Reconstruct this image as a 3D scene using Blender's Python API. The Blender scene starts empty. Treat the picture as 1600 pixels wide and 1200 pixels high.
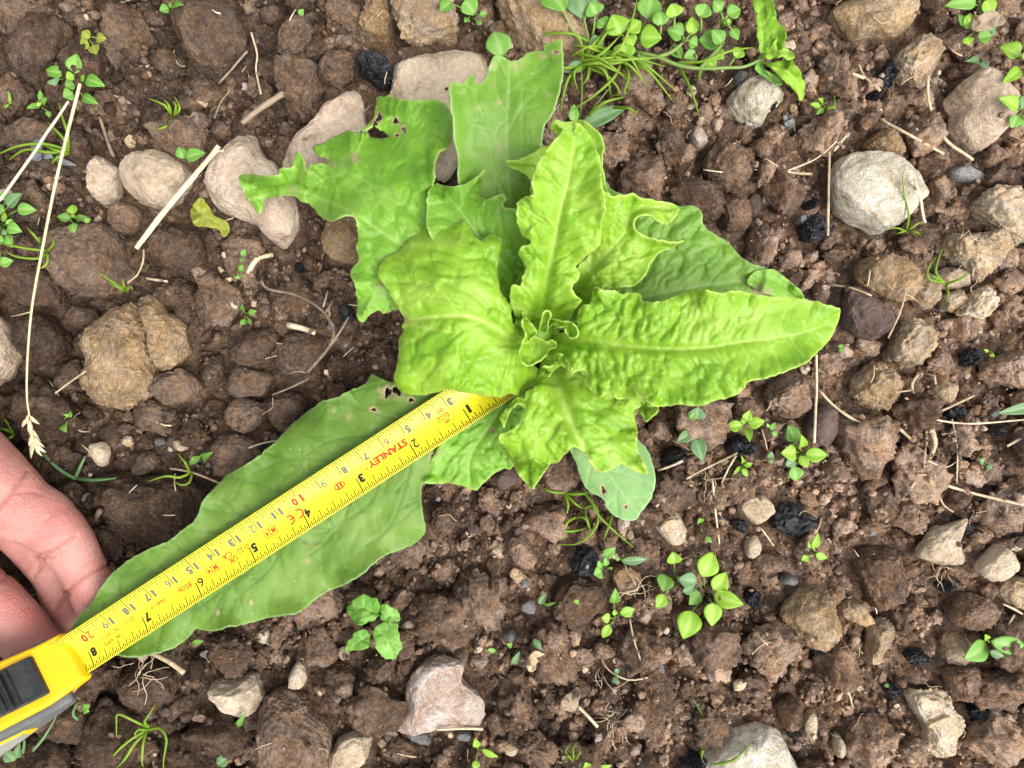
import bpy, bmesh, math, random
import numpy as np
from mathutils import Vector, Matrix, Euler
from mathutils.geometry import delaunay_2d_cdt

SC = bpy.context.scene
COL = SC.collection
R = math.radians

# ------------------------------------------------------------------ camera, sky, sun, exposure
CAMZ, FPX = 34.0, 1202.0            # camera height above the bed in cm, focal length in photo pixels
cam_data = bpy.data.cameras.new('camera')
cam_data.sensor_width = 36.0
cam_data.lens = FPX / 1600.0 * 36.0
cam_data.clip_start = 0.01
cam_data.clip_end = 100.0
cam = bpy.data.objects.new('camera', cam_data)
cam.location = (0, 0, CAMZ / 100)
COL.objects.link(cam)
SC.camera = cam

SUN_EL, SUN_AZ = 58.0, -38.0        # light falls from the lower right of the bed
world = bpy.data.worlds.new('World'); SC.world = world; world.use_nodes = True
wn = world.node_tree.nodes; wl = world.node_tree.links
wn.clear()
sky = wn.new('ShaderNodeTexSky'); sky.sky_type = 'NISHITA'; sky.sun_disc = False
sky.sun_elevation = R(SUN_EL); sky.sun_rotation = R(90 - SUN_AZ)
sky.air_density = 1.0; sky.dust_density = 4.0; sky.ozone_density = 1.0
hsv = wn.new('ShaderNodeHueSaturation'); hsv.inputs['Saturation'].default_value = 0.22
bg = wn.new('ShaderNodeBackground'); bg.inputs['Strength'].default_value = 0.15
wo = wn.new('ShaderNodeOutputWorld')
wl.new(sky.outputs[0], hsv.inputs['Color']); wl.new(hsv.outputs[0], bg.inputs['Color']); wl.new(bg.outputs[0], wo.inputs['Surface'])

sun_data = bpy.data.lights.new('sun', 'SUN')
sun_data.energy = 1.2; sun_data.angle = R(38); sun_data.color = (1.0, 0.955, 0.89)
sun = bpy.data.objects.new('sun', sun_data)
_sd = Vector((math.cos(R(SUN_EL)) * math.cos(R(SUN_AZ)), math.cos(R(SUN_EL)) * math.sin(R(SUN_AZ)), math.sin(R(SUN_EL))))
sun.rotation_euler = (-_sd).to_track_quat('-Z', 'Y').to_euler()
sun.location = (0.6, -0.5, 1.2)
COL.objects.link(sun)

SC.view_settings.view_transform = 'Standard'
SC.view_settings.look = 'None'
SC.view_settings.gamma = 1.0
SC.view_settings.exposure = 1.05
SC.cycles.use_denoising = True
try: SC.cycles.denoising_prefilter = 'NONE'
except Exception: pass
SC.cycles.max_bounces = 5
SC.cycles.transparent_max_bounces = 4

# ------------------------------------------------------------------ small tools
rng = np.random.default_rng(11)
rnd = random.Random(5)

def PX(x, y, z):
    """point on the bed that the photograph shows at pixel x, y when it stands z cm above the soil (metres)"""
    k = (CAMZ - z) / FPX / 100.0
    return ((x - 800.0) * k, (600.0 - y) * k, z / 100.0)

def PXA(p, z):
    k = (CAMZ - z) / FPX / 100.0
    return np.stack([(p[:, 0] - 800.0) * k, (600.0 - p[:, 1]) * k, z / 100.0 + 0 * p[:, 0]], 1)

_perm = np.random.default_rng(3).permutation(256)
_perm = np.concatenate([_perm, _perm, _perm])
_val = np.random.default_rng(4).uniform(-1, 1, 256)

def vnoise(p, seed=0):
    p = np.asarray(p, float)
    i = np.floor(p).astype(int); f = p - i
    u = f * f * f * (f * (f * 6 - 15) + 10)
    i = (i + seed * 17) & 255
    def h(a, b, c):
        return _val[_perm[_perm[_perm[(i[:, 0] + a) & 255] + ((i[:, 1] + b) & 255)] + ((i[:, 2] + c) & 255)]]
    x0 = h(0, 0, 0) * (1 - u[:, 0]) + h(1, 0, 0) * u[:, 0]
    x1 = h(0, 1, 0) * (1 - u[:, 0]) + h(1, 1, 0) * u[:, 0]
    x2 = h(0, 0, 1) * (1 - u[:, 0]) + h(1, 0, 1) * u[:, 0]
    x3 = h(0, 1, 1) * (1 - u[:, 0]) + h(1, 1, 1) * u[:, 0]
    y0 = x0 * (1 - u[:, 1]) + x1 * u[:, 1]
    y1 = x2 * (1 - u[:, 1]) + x3 * u[:, 1]
    return y0 * (1 - u[:, 2]) + y1 * u[:, 2]

def fbm(p, octv=4, seed=0, gain=0.5, lac=2.03):
    a, s, t = 1.0, 0.0, 0.0
    q = np.asarray(p, float)
    for o in range(octv):
        s = s + a * vnoise(q, seed + o); t += a
        q = q * lac; a *= gain
    return s / t

def worley(p, seed=0):
    """distance to the nearest and second nearest jittered cell point, 2D"""
    i = np.floor(p).astype(int); f = p - i
    d1 = np.full(len(p), 9.0); d2 = d1.copy()
    for a in (-1, 0, 1):
        for b in (-1, 0, 1):
            h = _perm[_perm[(i[:, 0] + a + seed) & 255] + ((i[:, 1] + b) & 255)]
            jx = 0.5 + 0.42 * _val[h]; jy = 0.5 + 0.42 * _val[(h * 7 + 31) & 255]
            d = np.hypot(a + jx - f[:, 0], b + jy - f[:, 1])
            m = d < d1
            d2 = np.where(m, d1, np.minimum(d2, d)); d1 = np.where(m, d, d1)
    return d1, d2

def tagit(o, label=None, cat=None, group=None, kind=None):
    if label: o['label'] = label
    if cat: o['category'] = cat
    if group: o['group'] = group
    if kind: o['kind'] = kind
    return o

def empty(name, loc, label, cat, group=None):
    o = bpy.data.objects.new(name, None); o.empty_display_size = 0.01
    o.location = loc; COL.objects.link(o)
    return tagit(o, label, cat, group)

def mesh_np(name, V, F, smooth=True):
    """mesh from arrays; F is an (n,3) or (n,4) int array"""
    V = np.asarray(V, np.float32); F = np.asarray(F, np.int32)
    me = bpy.data.meshes.new(name)
    n, k = F.shape
    me.vertices.add(len(V)); me.vertices.foreach_set('co', V.ravel())
    me.loops.add(n * k); me.loops.foreach_set('vertex_index', F.ravel())
    me.polygons.add(n)
    me.polygons.foreach_set('loop_start', np.arange(0, n * k, k, dtype=np.int32))
    me.polygons.foreach_set('loop_total', np.full(n, k, np.int32))
    me.polygons.foreach_set('use_smooth', np.full(n, smooth, bool))
    me.update(calc_edges=True); me.validate()
    return me

def attr(me, name, vals):
    a = me.attributes.new(name, 'FLOAT', 'POINT')
    a.data.foreach_set('value', np.asarray(vals, np.float32))

def obj(name, me, mat=None, parent=None, loc=None):
    """link a mesh as one object; vertices are in world metres unless loc is given, a parented mesh keeps its place"""
    o = bpy.data.objects.new(name, me); COL.objects.link(o)
    if mat is not None:
        if len(me.materials) == 0: me.materials.append(mat)
    if loc is not None: o.location = loc
    if parent is not None:
        o.parent = parent
        if loc is None:
            root = parent; off = Vector((0, 0, 0))
            while root is not None:
                off += root.location; root = root.parent
            o.location = -off
    return o

def recenter(me, at):
    me.transform(Matrix.Translation(-Vector(at)))

def catmull(P, step, closed=True):
    P = np.asarray(P, float); n = len(P); out = []
    rngi = range(n) if closed else range(n - 1)
    for i in rngi:
        if closed:
            p0, p1, p2, p3 = P[i - 1], P[i], P[(i + 1) % n], P[(i + 2) % n]
        else:
            p0 = P[max(i - 1, 0)]; p1 = P[i]; p2 = P[i + 1]; p3 = P[min(i + 2, n - 1)]
        L = np.hypot(*(p2 - p1)[:2]); k = max(1, int(round(L / step)))
        lim = 1.2 * L
        m1 = (p2 - p0) * 0.5; m2 = (p3 - p1) * 0.5
        for m in (m1, m2):
            q = np.hypot(*m[:2])
            if q > lim: m *= lim / q
        for j in range(k):
            t = j / k
            out.append((2*t**3 - 3*t*t + 1) * p1 + (t**3 - 2*t*t + t) * m1 + (-2*t**3 + 3*t*t) * p2 + (t**3 - t*t) * m2)
    if not closed: out.append(P[-1])
    return np.array(out)

def inside(P, poly):
    x, y = P[:, 0], P[:, 1]; r = np.zeros(len(P), bool)
    x0, y0 = poly[-1]
    for x1, y1 in poly:
        c = ((y1 > y) != (y0 > y))
        with np.errstate(divide='ignore', invalid='ignore'):
            xi = (x0 - x1) * (y - y1) / (y0 - y1) + x1
        r ^= c & (x < xi)
        x0, y0 = x1, y1
    return r

def seg_dist(P, A, B):
    """per point: distance to nearest of the segments A-B, index, parameter, side sign"""
    best = np.full(len(P), 1e9); idx = np.zeros(len(P), int); par = np.zeros(len(P)); sgn = np.zeros(len(P))
    for i in range(len(A)):
        d = B[i] - A[i]; L2 = max(d @ d, 1e-9)
        t = np.clip(((P - A[i]) @ d) / L2, 0, 1)
        q = P - (A[i] + t[:, None] * d)
        r = np.hypot(q[:, 0], q[:, 1]); m = r < best
        best = np.where(m, r, best); idx = np.where(m, i, idx); par = np.where(m, t, par)
        sgn = np.where(m, np.sign(d[0] * q[:, 1] - d[1] * q[:, 0]), sgn)
    return best, idx, par, sgn

def tube(pts, rad, sides=6, cap=True):
    P = np.asarray(pts, float); n = len(P)
    rad = np.full(n, rad) if np.isscalar(rad) else np.asarray(rad, float)
    T = np.gradient(P, axis=0); T /= np.maximum(np.linalg.norm(T, axis=1), 1e-12)[:, None]
    ref = np.array([0, 0, 1.0]) if abs(T[0, 2]) < 0.9 else np.array([1.0, 0, 0])
    V = []
    for i in range(n):
        u = np.cross(T[i], ref); u /= np.linalg.norm(u) + 1e-12
        v = np.cross(u, T[i]); ref = v
        for k in range(sides):
            a = 2 * math.pi * k / sides
            V.append(P[i] + rad[i] * (math.cos(a) * u + math.sin(a) * v))
    F = []
    for i in range(n - 1):
        for k in range(sides):
            a, b = i * sides + k, i * sides + (k + 1) % sides
            F.append((a, b, b + sides)); F.append((a, b + sides, a + sides))
    if cap:
        V.append(P[0]); V.append(P[-1]); c0, c1 = len(V) - 2, len(V) - 1
        for k in range(sides):
            F.append((c0, (k + 1) % sides, k))
            F.append((c1, (n - 1) * sides + k, (n - 1) * sides + (k + 1) % sides))
    return np.array(V), np.array(F)

def merge(parts):
    V, F, o = [], [], 0
    for v, f in parts:
        V.append(v); F.append(np.asarray(f) + o); o += len(v)
    return np.concatenate(V), np.concatenate(F)

_ico = {}
def ico(level):
    if level not in _ico:
        bm = bmesh.new(); bmesh.ops.create_icosphere(bm, subdivisions=level, radius=1.0)
        V = np.array([v.co[:] for v in bm.verts]); F = np.array([[v.index for v in f.verts] for f in bm.faces])
        bm.free(); _ico[level] = (V, F)
    return _ico[level]

# ------------------------------------------------------------------ materials
class NT:
    def __init__(s, name):
        s.m = bpy.data.materials.new(name); s.m.use_nodes = True
        s.t = s.m.node_tree; s.t.nodes.clear()
        s.out = s.n('ShaderNodeOutputMaterial')
        s.geo = None
    def n(s, kind, **kw):
        nd = s.t.nodes.new(kind)
        for k, v in kw.items(): setattr(nd, k, v)
        return nd
    def put(s, sock, v):
        if v is None: return
        if hasattr(v, 'node'): s.t.links.new(v, sock)
        else: sock.default_value = v
    def pos(s):
        if s.geo is None: s.geo = s.n('ShaderNodeNewGeometry')
        return s.geo.outputs['Position']
    def noise(s, scale, detail=4, rough=0.6, vec=None, dist=0.0):
        nd = s.n('ShaderNodeTexNoise')
        s.put(nd.inputs['Vector'], vec if vec is not None else s.pos())
        nd.inputs['Scale'].default_value = scale; nd.inputs['Detail'].default_value = detail
        nd.inputs['Roughness'].default_value = rough; nd.inputs['Distortion'].default_value = dist
        return nd.outputs[0]
    def voro(s, scale, feat='F1', out='Distance', vec=None):
        nd = s.n('ShaderNodeTexVoronoi', feature=feat)
        s.put(nd.inputs['Vector'], vec if vec is not None else s.pos())
        nd.inputs['Scale'].default_value = scale
        return nd.outputs[out]
    def math(s, op, a, b=None, c=None, clamp=False):
        nd = s.n('ShaderNodeMath', operation=op, use_clamp=clamp)
        for i, v in enumerate((a, b, c)): s.put(nd.inputs[i], v)
        return nd.outputs[0]
    def ramp(s, fac, stops):
        nd = s.n('ShaderNodeValToRGB'); cr = nd.color_ramp
        while len(cr.elements) < len(stops): cr.elements.new(0.5)
        for e, (p, c) in zip(cr.elements, stops):
            e.position = p; e.color = (c[0], c[1], c[2], 1) if not np.isscalar(c) else (c, c, c, 1)
        s.put(nd.inputs[0], fac)
        return nd.outputs[0]
    def mix(s, fac, a, b, mode='MIX'):
        nd = s.n('ShaderNodeMix', data_type='RGBA', blend_type=mode)
        s.put(nd.inputs[0], fac)
        for i, v in ((6, a), (7, b)):
            s.put(nd.inputs[i], (v[0], v[1], v[2], 1) if isinstance(v, tuple) else v)
        return nd.outputs[2]
    def attr(s, name):
        return s.n('ShaderNodeAttribute', attribute_name=name).outputs['Fac']
    def objrand(s):
        return s.n('ShaderNodeObjectInfo').outputs['Random']
    def bump(s, h, strength, dist, prev=None):
        nd = s.n('ShaderNodeBump'); nd.inputs['Strength'].default_value = strength; nd.inputs['Distance'].default_value = dist
        s.put(nd.inputs['Height'], h); s.put(nd.inputs['Normal'], prev)
        return nd.outputs[0]
    def pbsdf(s, col, rough=0.8, spec=0.3, normal=None, **kw):
        nd = s.n('ShaderNodeBsdfPrincipled')
        s.put(nd.inputs['Base Color'], (col[0], col[1], col[2], 1) if isinstance(col, tuple) else col)
        s.put(nd.inputs['Roughness'], rough); nd.inputs['Specular IOR Level'].default_value = spec
        s.put(nd.inputs['Normal'], normal)
        for k, v in kw.items(): s.put(nd.inputs[k], v)
        return nd.outputs[0]
    def done(s, shader):
        s.t.links.new(shader, s.out.inputs['Surface']); return s.m

def soil_mat(name, dark, mid, light, tone=None, wet=True, crumb=1.0):
    if wet: dark, mid, light = [(c[0] * 1.34, c[1] * 1.46, c[2] * 1.66) for c in (dark, mid, light)]
    else: dark, mid, light = [(c[0] * 1.16, c[1] * 1.16, c[2] * 1.18) for c in (dark, mid, light)]
    s = NT(name)
    a = s.noise(85, 5, 0.62); b = s.noise(520, 4, 0.65); c = s.noise(1700, 3, 0.7)
    f = s.math('ADD', s.math('MULTIPLY', a, 0.42), s.math('ADD', s.math('MULTIPLY', b, 0.38), s.math('MULTIPLY', c, 0.20)))
    if tone == 'attr': f = s.math('ADD', f, s.math('MULTIPLY', s.math('SUBTRACT', s.attr('tone'), 0.5), 0.26))
    if tone == 'obj': f = s.math('ADD', f, s.math('MULTIPLY', s.math('SUBTRACT', s.objrand(), 0.5), 0.16))
    col = s.ramp(f, [(0.38, dark), (0.50, mid), (0.63, light)])
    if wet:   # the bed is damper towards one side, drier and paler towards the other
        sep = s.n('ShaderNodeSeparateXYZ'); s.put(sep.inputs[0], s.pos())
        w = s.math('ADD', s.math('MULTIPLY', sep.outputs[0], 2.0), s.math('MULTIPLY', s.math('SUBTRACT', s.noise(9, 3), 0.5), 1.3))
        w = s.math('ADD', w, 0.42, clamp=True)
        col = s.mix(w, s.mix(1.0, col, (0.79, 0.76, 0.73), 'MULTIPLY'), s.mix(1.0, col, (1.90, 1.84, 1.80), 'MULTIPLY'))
    hue = s.noise(130, 3, 0.6)   # patches of ochre and of grey brown in the soil
    col = s.mix(s.ramp(hue, [(0.40, 0.0), (0.62, 1.0)]), s.mix(1.0, col, (0.94, 1.0, 1.08), 'MULTIPLY'), s.mix(1.0, col, (1.06, 1.0, 0.88), 'MULTIPLY'))
    # pale mineral grains
    vn = s.n('ShaderNodeTexVoronoi'); s.put(vn.inputs['Vector'], s.pos()); vn.inputs['Scale'].default_value = 640
    pale = s.math('MULTIPLY', s.math('LESS_THAN', vn.outputs['Distance'], 0.22), s.math('GREATER_THAN', vn.outputs['Color'], 0.86))
    col = s.mix(s.math('MULTIPLY', pale, 0.6), col, (0.34, 0.27, 0.19))
    gran = s.math('MULTIPLY', s.math('SUBTRACT', 1.0, vn.outputs['Distance']), 0.42)
    n = s.bump(s.math('ADD', gran, s.math('ADD', s.math('MULTIPLY', b, 0.8), s.math('MULTIPLY', c, 0.6))), 0.85, 0.0026 * crumb)
    return s.done(s.pbsdf(col, 0.93, 0.18, n))

def stone_mat(name, dark, mid, light, dirt=0.35, dirtcol=(0.12, 0.075, 0.045), rough=0.75, grain=1.0):
    s = NT(name)
    a = s.noise(70, 6, 0.62, dist=0.4); b = s.noise(420, 5, 0.65); c = s.noise(1500, 3, 0.7)
    f = s.math('ADD', s.math('MULTIPLY', a, 0.46), s.math('ADD', s.math('MULTIPLY', b, 0.34), s.math('MULTIPLY', c, 0.20)))
    f = s.math('ADD', f, s.math('MULTIPLY', s.math('SUBTRACT', s.objrand(), 0.5), 0.10))
    col = s.ramp(f, [(0.37, dark), (0.5, mid), (0.63, light)])
    d = s.math('MULTIPLY', s.ramp(s.noise(60, 5, 0.72, dist=1.0), [(0.52, 0.0), (0.64, 1.0)]), dirt * 2.2, clamp=True)
    col = s.mix(d, col, dirtcol)
    n = s.bump(s.math('ADD', s.math('MULTIPLY', a, 1.2), s.math('ADD', b, s.math('MULTIPLY', c, 0.5))), 0.85 * grain, 0.0026)
    return s.done(s.pbsdf(col, rough, 0.3, n))

M = {}
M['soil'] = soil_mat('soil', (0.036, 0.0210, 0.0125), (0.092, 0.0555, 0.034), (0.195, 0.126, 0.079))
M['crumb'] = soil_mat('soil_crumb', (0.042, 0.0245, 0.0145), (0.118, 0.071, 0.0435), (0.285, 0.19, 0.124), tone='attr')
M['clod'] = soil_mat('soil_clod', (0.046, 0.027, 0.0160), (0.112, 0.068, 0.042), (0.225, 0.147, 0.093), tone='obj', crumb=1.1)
M['tanclod'] = soil_mat('tan_clod', (0.145, 0.092, 0.050), (0.29, 0.195, 0.110), (0.47, 0.34, 0.205), tone='obj', wet=False)
M['paleclod'] = soil_mat('pale_clod', (0.27, 0.19, 0.12), (0.47, 0.355, 0.235), (0.66, 0.53, 0.375), tone='obj', wet=False)
M['stone'] = stone_mat('pale_stone', (0.38, 0.275, 0.19), (0.60, 0.465, 0.34), (0.76, 0.63, 0.49), dirt=0.26, dirtcol=(0.22, 0.145, 0.095))
M['buff'] = stone_mat('buff_stone', (0.38, 0.285, 0.18), (0.60, 0.475, 0.335), (0.76, 0.645, 0.49), dirt=0.16)
M['white'] = stone_mat('chalky_stone', (0.36, 0.29, 0.19), (0.62, 0.55, 0.43), (0.86, 0.82, 0.72), dirt=0.32, dirtcol=(0.36, 0.285, 0.16))
M['quartz'] = stone_mat('quartz_stone', (0.26, 0.15, 0.085), (0.45, 0.34, 0.27), (0.68, 0.60, 0.55), dirt=0.34, dirtcol=(0.20, 0.11, 0.055), rough=0.5)
M['grey'] = stone_mat('grey_stone', (0.13, 0.13, 0.13), (0.22, 0.22, 0.215), (0.36, 0.35, 0.34), dirt=0.1, rough=0.55)
M['purple'] = stone_mat('purple_stone', (0.075, 0.046, 0.040), (0.13, 0.085, 0.073), (0.21, 0.145, 0.12), dirt=0.2)
s = NT('charcoal')
M['charcoal'] = s.done(s.pbsdf(s.ramp(s.noise(300, 4), [(0.35, (0.006, 0.006, 0.008)), (0.65, (0.022, 0.023, 0.028)), (0.8, (0.07, 0.07, 0.075))]), 0.42, 0.5, s.bump(s.noise(500, 4), 0.9, 0.002)))

def straw_mat(name, a, b):
    s = NT(name)
    f = s.math('ADD', s.math('MULTIPLY', s.noise(380, 4), 0.7), s.math('MULTIPLY', s.objrand(), 0.3))
    return s.done(s.pbsdf(s.ramp(f, [(0.3, a), (0.68, b)]), 0.6, 0.3, s.bump(s.noise(900, 3), 0.4, 0.0006)))
M['straw'] = straw_mat('straw', (0.34, 0.245, 0.14), (0.70, 0.58, 0.40))
M['drygrass'] = straw_mat('dry_grass', (0.46, 0.36, 0.20), (0.76, 0.66, 0.44))
M['twig'] = straw_mat('twig', (0.13, 0.092, 0.06), (0.33, 0.25, 0.17))
M['root'] = straw_mat('root', (0.34, 0.24, 0.14), (0.64, 0.52, 0.36))

def leaf_mat(name, deep, base, pale, rim, trans=0.30, rough=0.42, veinmix=0.4, veincol=None):
    """lettuce leaf: green that varies over the blade, pale veins and margin, light passing through it"""
    s = NT(name)
    f = s.noise(55, 4, 0.6)
    col = s.ramp(f, [(0.34, deep), (0.52, base), (0.74, pale)])
    fine = s.noise(900, 3, 0.6)
    col = s.mix(s.math('MULTIPLY', s.math('SUBTRACT', fine, 0.4, clamp=True), 0.5), col, pale)
    vf = s.n('ShaderNodeTexVoronoi'); s.put(vf.inputs['Vector'], s.pos()); vf.inputs['Scale'].default_value = 230   # small pale freckles
    fr = s.math('MULTIPLY', s.math('LESS_THAN', vf.outputs['Distance'], 0.11), s.math('GREATER_THAN', vf.outputs['Color'], 0.72))
    col = s.mix(s.math('MULTIPLY', fr, 0.45), col, rim)
    col = s.mix(s.math('MULTIPLY', s.attr('vein'), veinmix), col, veincol or rim)
    col = s.mix(s.math('MULTIPLY', s.attr('rim'), 0.75), col, rim)
    col = s.mix(s.attr('scar'), col, (0.42, 0.33, 0.19))
    n = s.bump(s.noise(420, 4, 0.6), 0.22, 0.0012)
    n = s.bump(s.noise(2200, 2), 0.12, 0.0004, n)
    p = s.pbsdf(col, s.math('ADD', rough, s.math('MULTIPLY', s.noise(160, 2), 0.12)), 0.5, n)
    t = s.n('ShaderNodeBsdfTranslucent')
    s.put(t.inputs['Color'], s.mix(1.0, col, (1.25, 1.12, 0.55), 'MULTIPLY'))
    mx = s.n('ShaderNodeMixShader'); mx.inputs[0].default_value = trans
    s.t.links.new(p, mx.inputs[1]); s.t.links.new(t.outputs[0], mx.inputs[2])
    return s.done(mx.outputs[0])

M['leaf_bright'] = leaf_mat('lettuce_bright', (0.185, 0.395, 0.013), (0.275, 0.495, 0.027), (0.405, 0.605, 0.100), (0.62, 0.76, 0.20), trans=0.36, rough=0.38, veinmix=0.58)
M['leaf_mid'] = leaf_mat('lettuce_mid', (0.125, 0.315, 0.014), (0.185, 0.405, 0.026), (0.26, 0.48, 0.075), (0.50, 0.65, 0.19))
M['leaf_old'] = leaf_mat('lettuce_old', (0.110, 0.255, 0.013), (0.160, 0.325, 0.026), (0.225, 0.39, 0.065), (0.40, 0.55, 0.22), trans=0.24)
M['leaf_blue'] = leaf_mat('lettuce_glaucous', (0.082, 0.182, 0.011), (0.124, 0.236, 0.022), (0.182, 0.300, 0.050), (0.30, 0.46, 0.17), trans=0.20, rough=0.52, veinmix=0.9, veincol=(0.040, 0.120, 0.022))
M['leaf_under'] = leaf_mat('lettuce_underside', (0.145, 0.31, 0.075), (0.195, 0.37, 0.11), (0.255, 0.43, 0.16), (0.46, 0.62, 0.33), trans=0.22, rough=0.55)

def weed_mat(name, a, b, rim):
    s = NT(name)
    f = s.math('ADD', s.math('MULTIPLY', s.noise(160, 3), 0.7), s.math('MULTIPLY', s.objrand(), 0.3))
    col = s.ramp(f, [(0.3, a), (0.7, b)])
    col = s.mix(s.math('MULTIPLY', s.attr('vein'), 0.5), col, rim)
    n = s.bump(s.noise(700, 3), 0.25, 0.0008)
    p = s.pbsdf(col, 0.45, 0.4, n)
    t = s.n('ShaderNodeBsdfTranslucent'); s.put(t.inputs['Color'], col)
    mx = s.n('ShaderNodeMixShader'); mx.inputs[0].default_value = 0.25
    s.t.links.new(p, mx.inputs[1]); s.t.links.new(t.outputs[0], mx.inputs[2])
    return s.done(mx.outputs[0])
M['weed'] = weed_mat('weed_leaf', (0.12, 0.30, 0.030), (0.21, 0.43, 0.075), (0.42, 0.58, 0.20))
M['weed_lime'] = weed_mat('weed_lime_leaf', (0.20, 0.40, 0.020), (0.31, 0.52, 0.050), (0.52, 0.68, 0.18))
M['weed_dull'] = weed_mat('weed_dull_leaf', (0.11, 0.22, 0.075), (0.18, 0.32, 0.14), (0.36, 0.50, 0.27))
M['weed_yellow'] = weed_mat('weed_yellow_leaf', (0.22, 0.27, 0.020), (0.38, 0.40, 0.060), (0.5, 0.5, 0.2))
M['weed_grey'] = weed_mat('weed_grey_leaf', (0.12, 0.13, 0.14), (0.20, 0.21, 0.22), (0.3, 0.3, 0.3))
M['grass'] = weed_mat('grass_blade', (0.14, 0.26, 0.012), (0.25, 0.39, 0.035), (0.40, 0.5, 0.12))
M['stem'] = weed_mat('weed_stem', (0.15, 0.25, 0.045), (0.27, 0.38, 0.10), (0.40, 0.5, 0.2))
# ------------------------------------------------------------------ lettuce leaves: outlines in photo pixels
def crop(pts, ox, oy, k):
    return [(ox + x / k, oy + y / k) for x, y in pts]

LEAF = {}
# big old leaf that the tape lies on
LEAF['M'] = crop([(28,1075),(60,1000),(100,960),(150,890),(200,830),(300,760),(400,720),(430,700),(520,620),(540,560),(600,490),(640,450),
    (740,400),(800,350),(870,280),(910,240),(960,200),(1010,165),(1060,155),(1120,125),(1180,95),(1205,60),(1240,80),(1280,90),(1330,60)], 100,560,2.5) \
    + [(700,560),(770,540),(830,545),(805,600),(755,650),(715,695),(680,735),(663,756)] \
    + crop([(1395,530),(1400,600),(1412,670),(1385,715),(1330,740),(1240,780),(1170,840),(1100,880),(1020,915),(960,960),(900,995),(800,1010),(730,1035),
    (650,1045),(580,1065),(520,1060),(490,1090),(430,1130),(340,1155),(280,1165),(215,1160),(120,1120)], 100,560,2.5)
LEAF['A'] = crop([(38,460),(60,440),(110,437),(170,448),(230,440),(240,410),(280,405),(300,395),(305,360),(322,328),(340,345),(355,370),(358,400),(375,435),
    (378,400),(420,388),(470,385),(455,365),(420,350),(398,320),(400,302),(450,290),(470,270),(520,250),(560,228),(600,235),(640,235),(690,262),(740,265),(765,255),
    (740,235),(710,218),(690,203),(655,222),(632,228),(680,170),(700,110),(708,68),(740,68),(770,55),(790,75),(850,80),(920,82),(980,75),(1020,95),(1055,140),
    (1068,200),(1060,270),(1045,310),(1010,330),(990,380),(978,450),(990,530),(1150,700),(1300,900),(1440,1080),(1420,1160),(1250,1170),(1000,1130),(800,1090),(740,1110),(715,1095),(680,1110),(640,1150),(612,1130),
    (610,1080),(605,1020),(600,970),(582,930),(585,890),(620,850),(602,790),(612,760),(608,690),(595,645),(560,635),(520,650),(490,665),(420,635),(400,600),(370,575),
    (345,570),(310,545),(290,540),(200,550),(170,560),(165,590),(145,625),(125,620),(95,580),(60,510)], 360,130,3.078)
LEAF['C'] = crop([(168,350),(180,310),(250,320),(290,275),(310,260),(325,300),(335,320),(375,315),(400,280),(420,215),(450,150),(480,145),(510,155),(545,180),(575,178),(600,175),
    (650,135),(690,118),(755,112),(755,85),(800,65),(862,50),(873,110),(878,200),(868,300),(850,390),(840,450),(800,540),(775,570),(755,610),(745,720),(742,820),(745,1000),(770,1300),(740,1560),(690,1640),(620,1560),(480,1250),(300,1150),
    (240,980),(225,930),(220,800),(200,700),(190,550),(180,460)], 660,50,4.0)
LEAF['D'] = [(678,287),(699,291),(722,289),(739,280),(751,270),(758,266),(754,280),(748,297),(749,307),(759,312),(773,307),(786,305),(790,314),(786,321),(797,327),(812,329),
    (830,350),(850,430),(852,485),(835,500),(800,470),(740,420),(690,390),(668,355),(668,310)]
LEAF['E'] = [(792,254),(799,252),(810,250),(829,241),(846,230),(862,224),(868,212),(861,198),(868,188),(885,190),(909,188),(930,203),(941,214),(945,232),(941,247),(945,280),(955,330),
    (920,430),(880,480),(855,490),(840,440),(826,350),(828,300),(826,278),(811,266),(798,262)]
LEAF['G'] = [(788,366),(797,352),(812,336),(832,330),(848,400),(852,480),(838,490),(822,420),(812,405),(800,396),(791,388),(796,378)]
LEAF['F'] = crop([(430,82),(480,100),(520,160),(550,230),(575,300),(580,400),(590,470),(605,540),(600,600),(580,680),(575,770),(540,800),(490,840),(455,880),(440,900),(457,930),(450,970),
    (422,1000),(412,1030),(440,1070),(462,1090),(430,1140),(400,1200),(330,1250),(230,1260),(120,1220),(70,1130),(60,1040),(85,1005),(120,1010),(125,960),(150,910),(130,870),(108,820),
    (130,790),(178,765),(170,745),(130,720),(108,660),(98,570),(110,520),(150,500),(196,485),(188,430),(195,380),(230,300),(290,220),(340,150),(380,100)], 780,170,3.637)
LEAF['B'] = crop([(40,400),(70,330),(130,280),(200,235),(250,180),(330,110),(420,65),(470,80),(540,85),(590,58),(620,75),(650,130),(700,185),(745,170),(770,147),(810,150),(845,180),
    (840,240),(825,310),(820,400),(830,490),(880,580),(905,640),(912,700),(940,760),(1010,800),(1020,880),(1040,980),(1110,1050),(1145,1155),(1090,1140),(1010,1145),(960,1195),(900,1180),(840,1205),(770,1200),(700,1190),(640,1180),
    (500,1160),(400,1180),(300,1190),(200,1170),(150,1100),(160,1000),(175,900),(180,830),(205,780),(195,740),(215,705),(180,640),(130,560),(90,480),(60,440)], 580,330,4.139)
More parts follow.
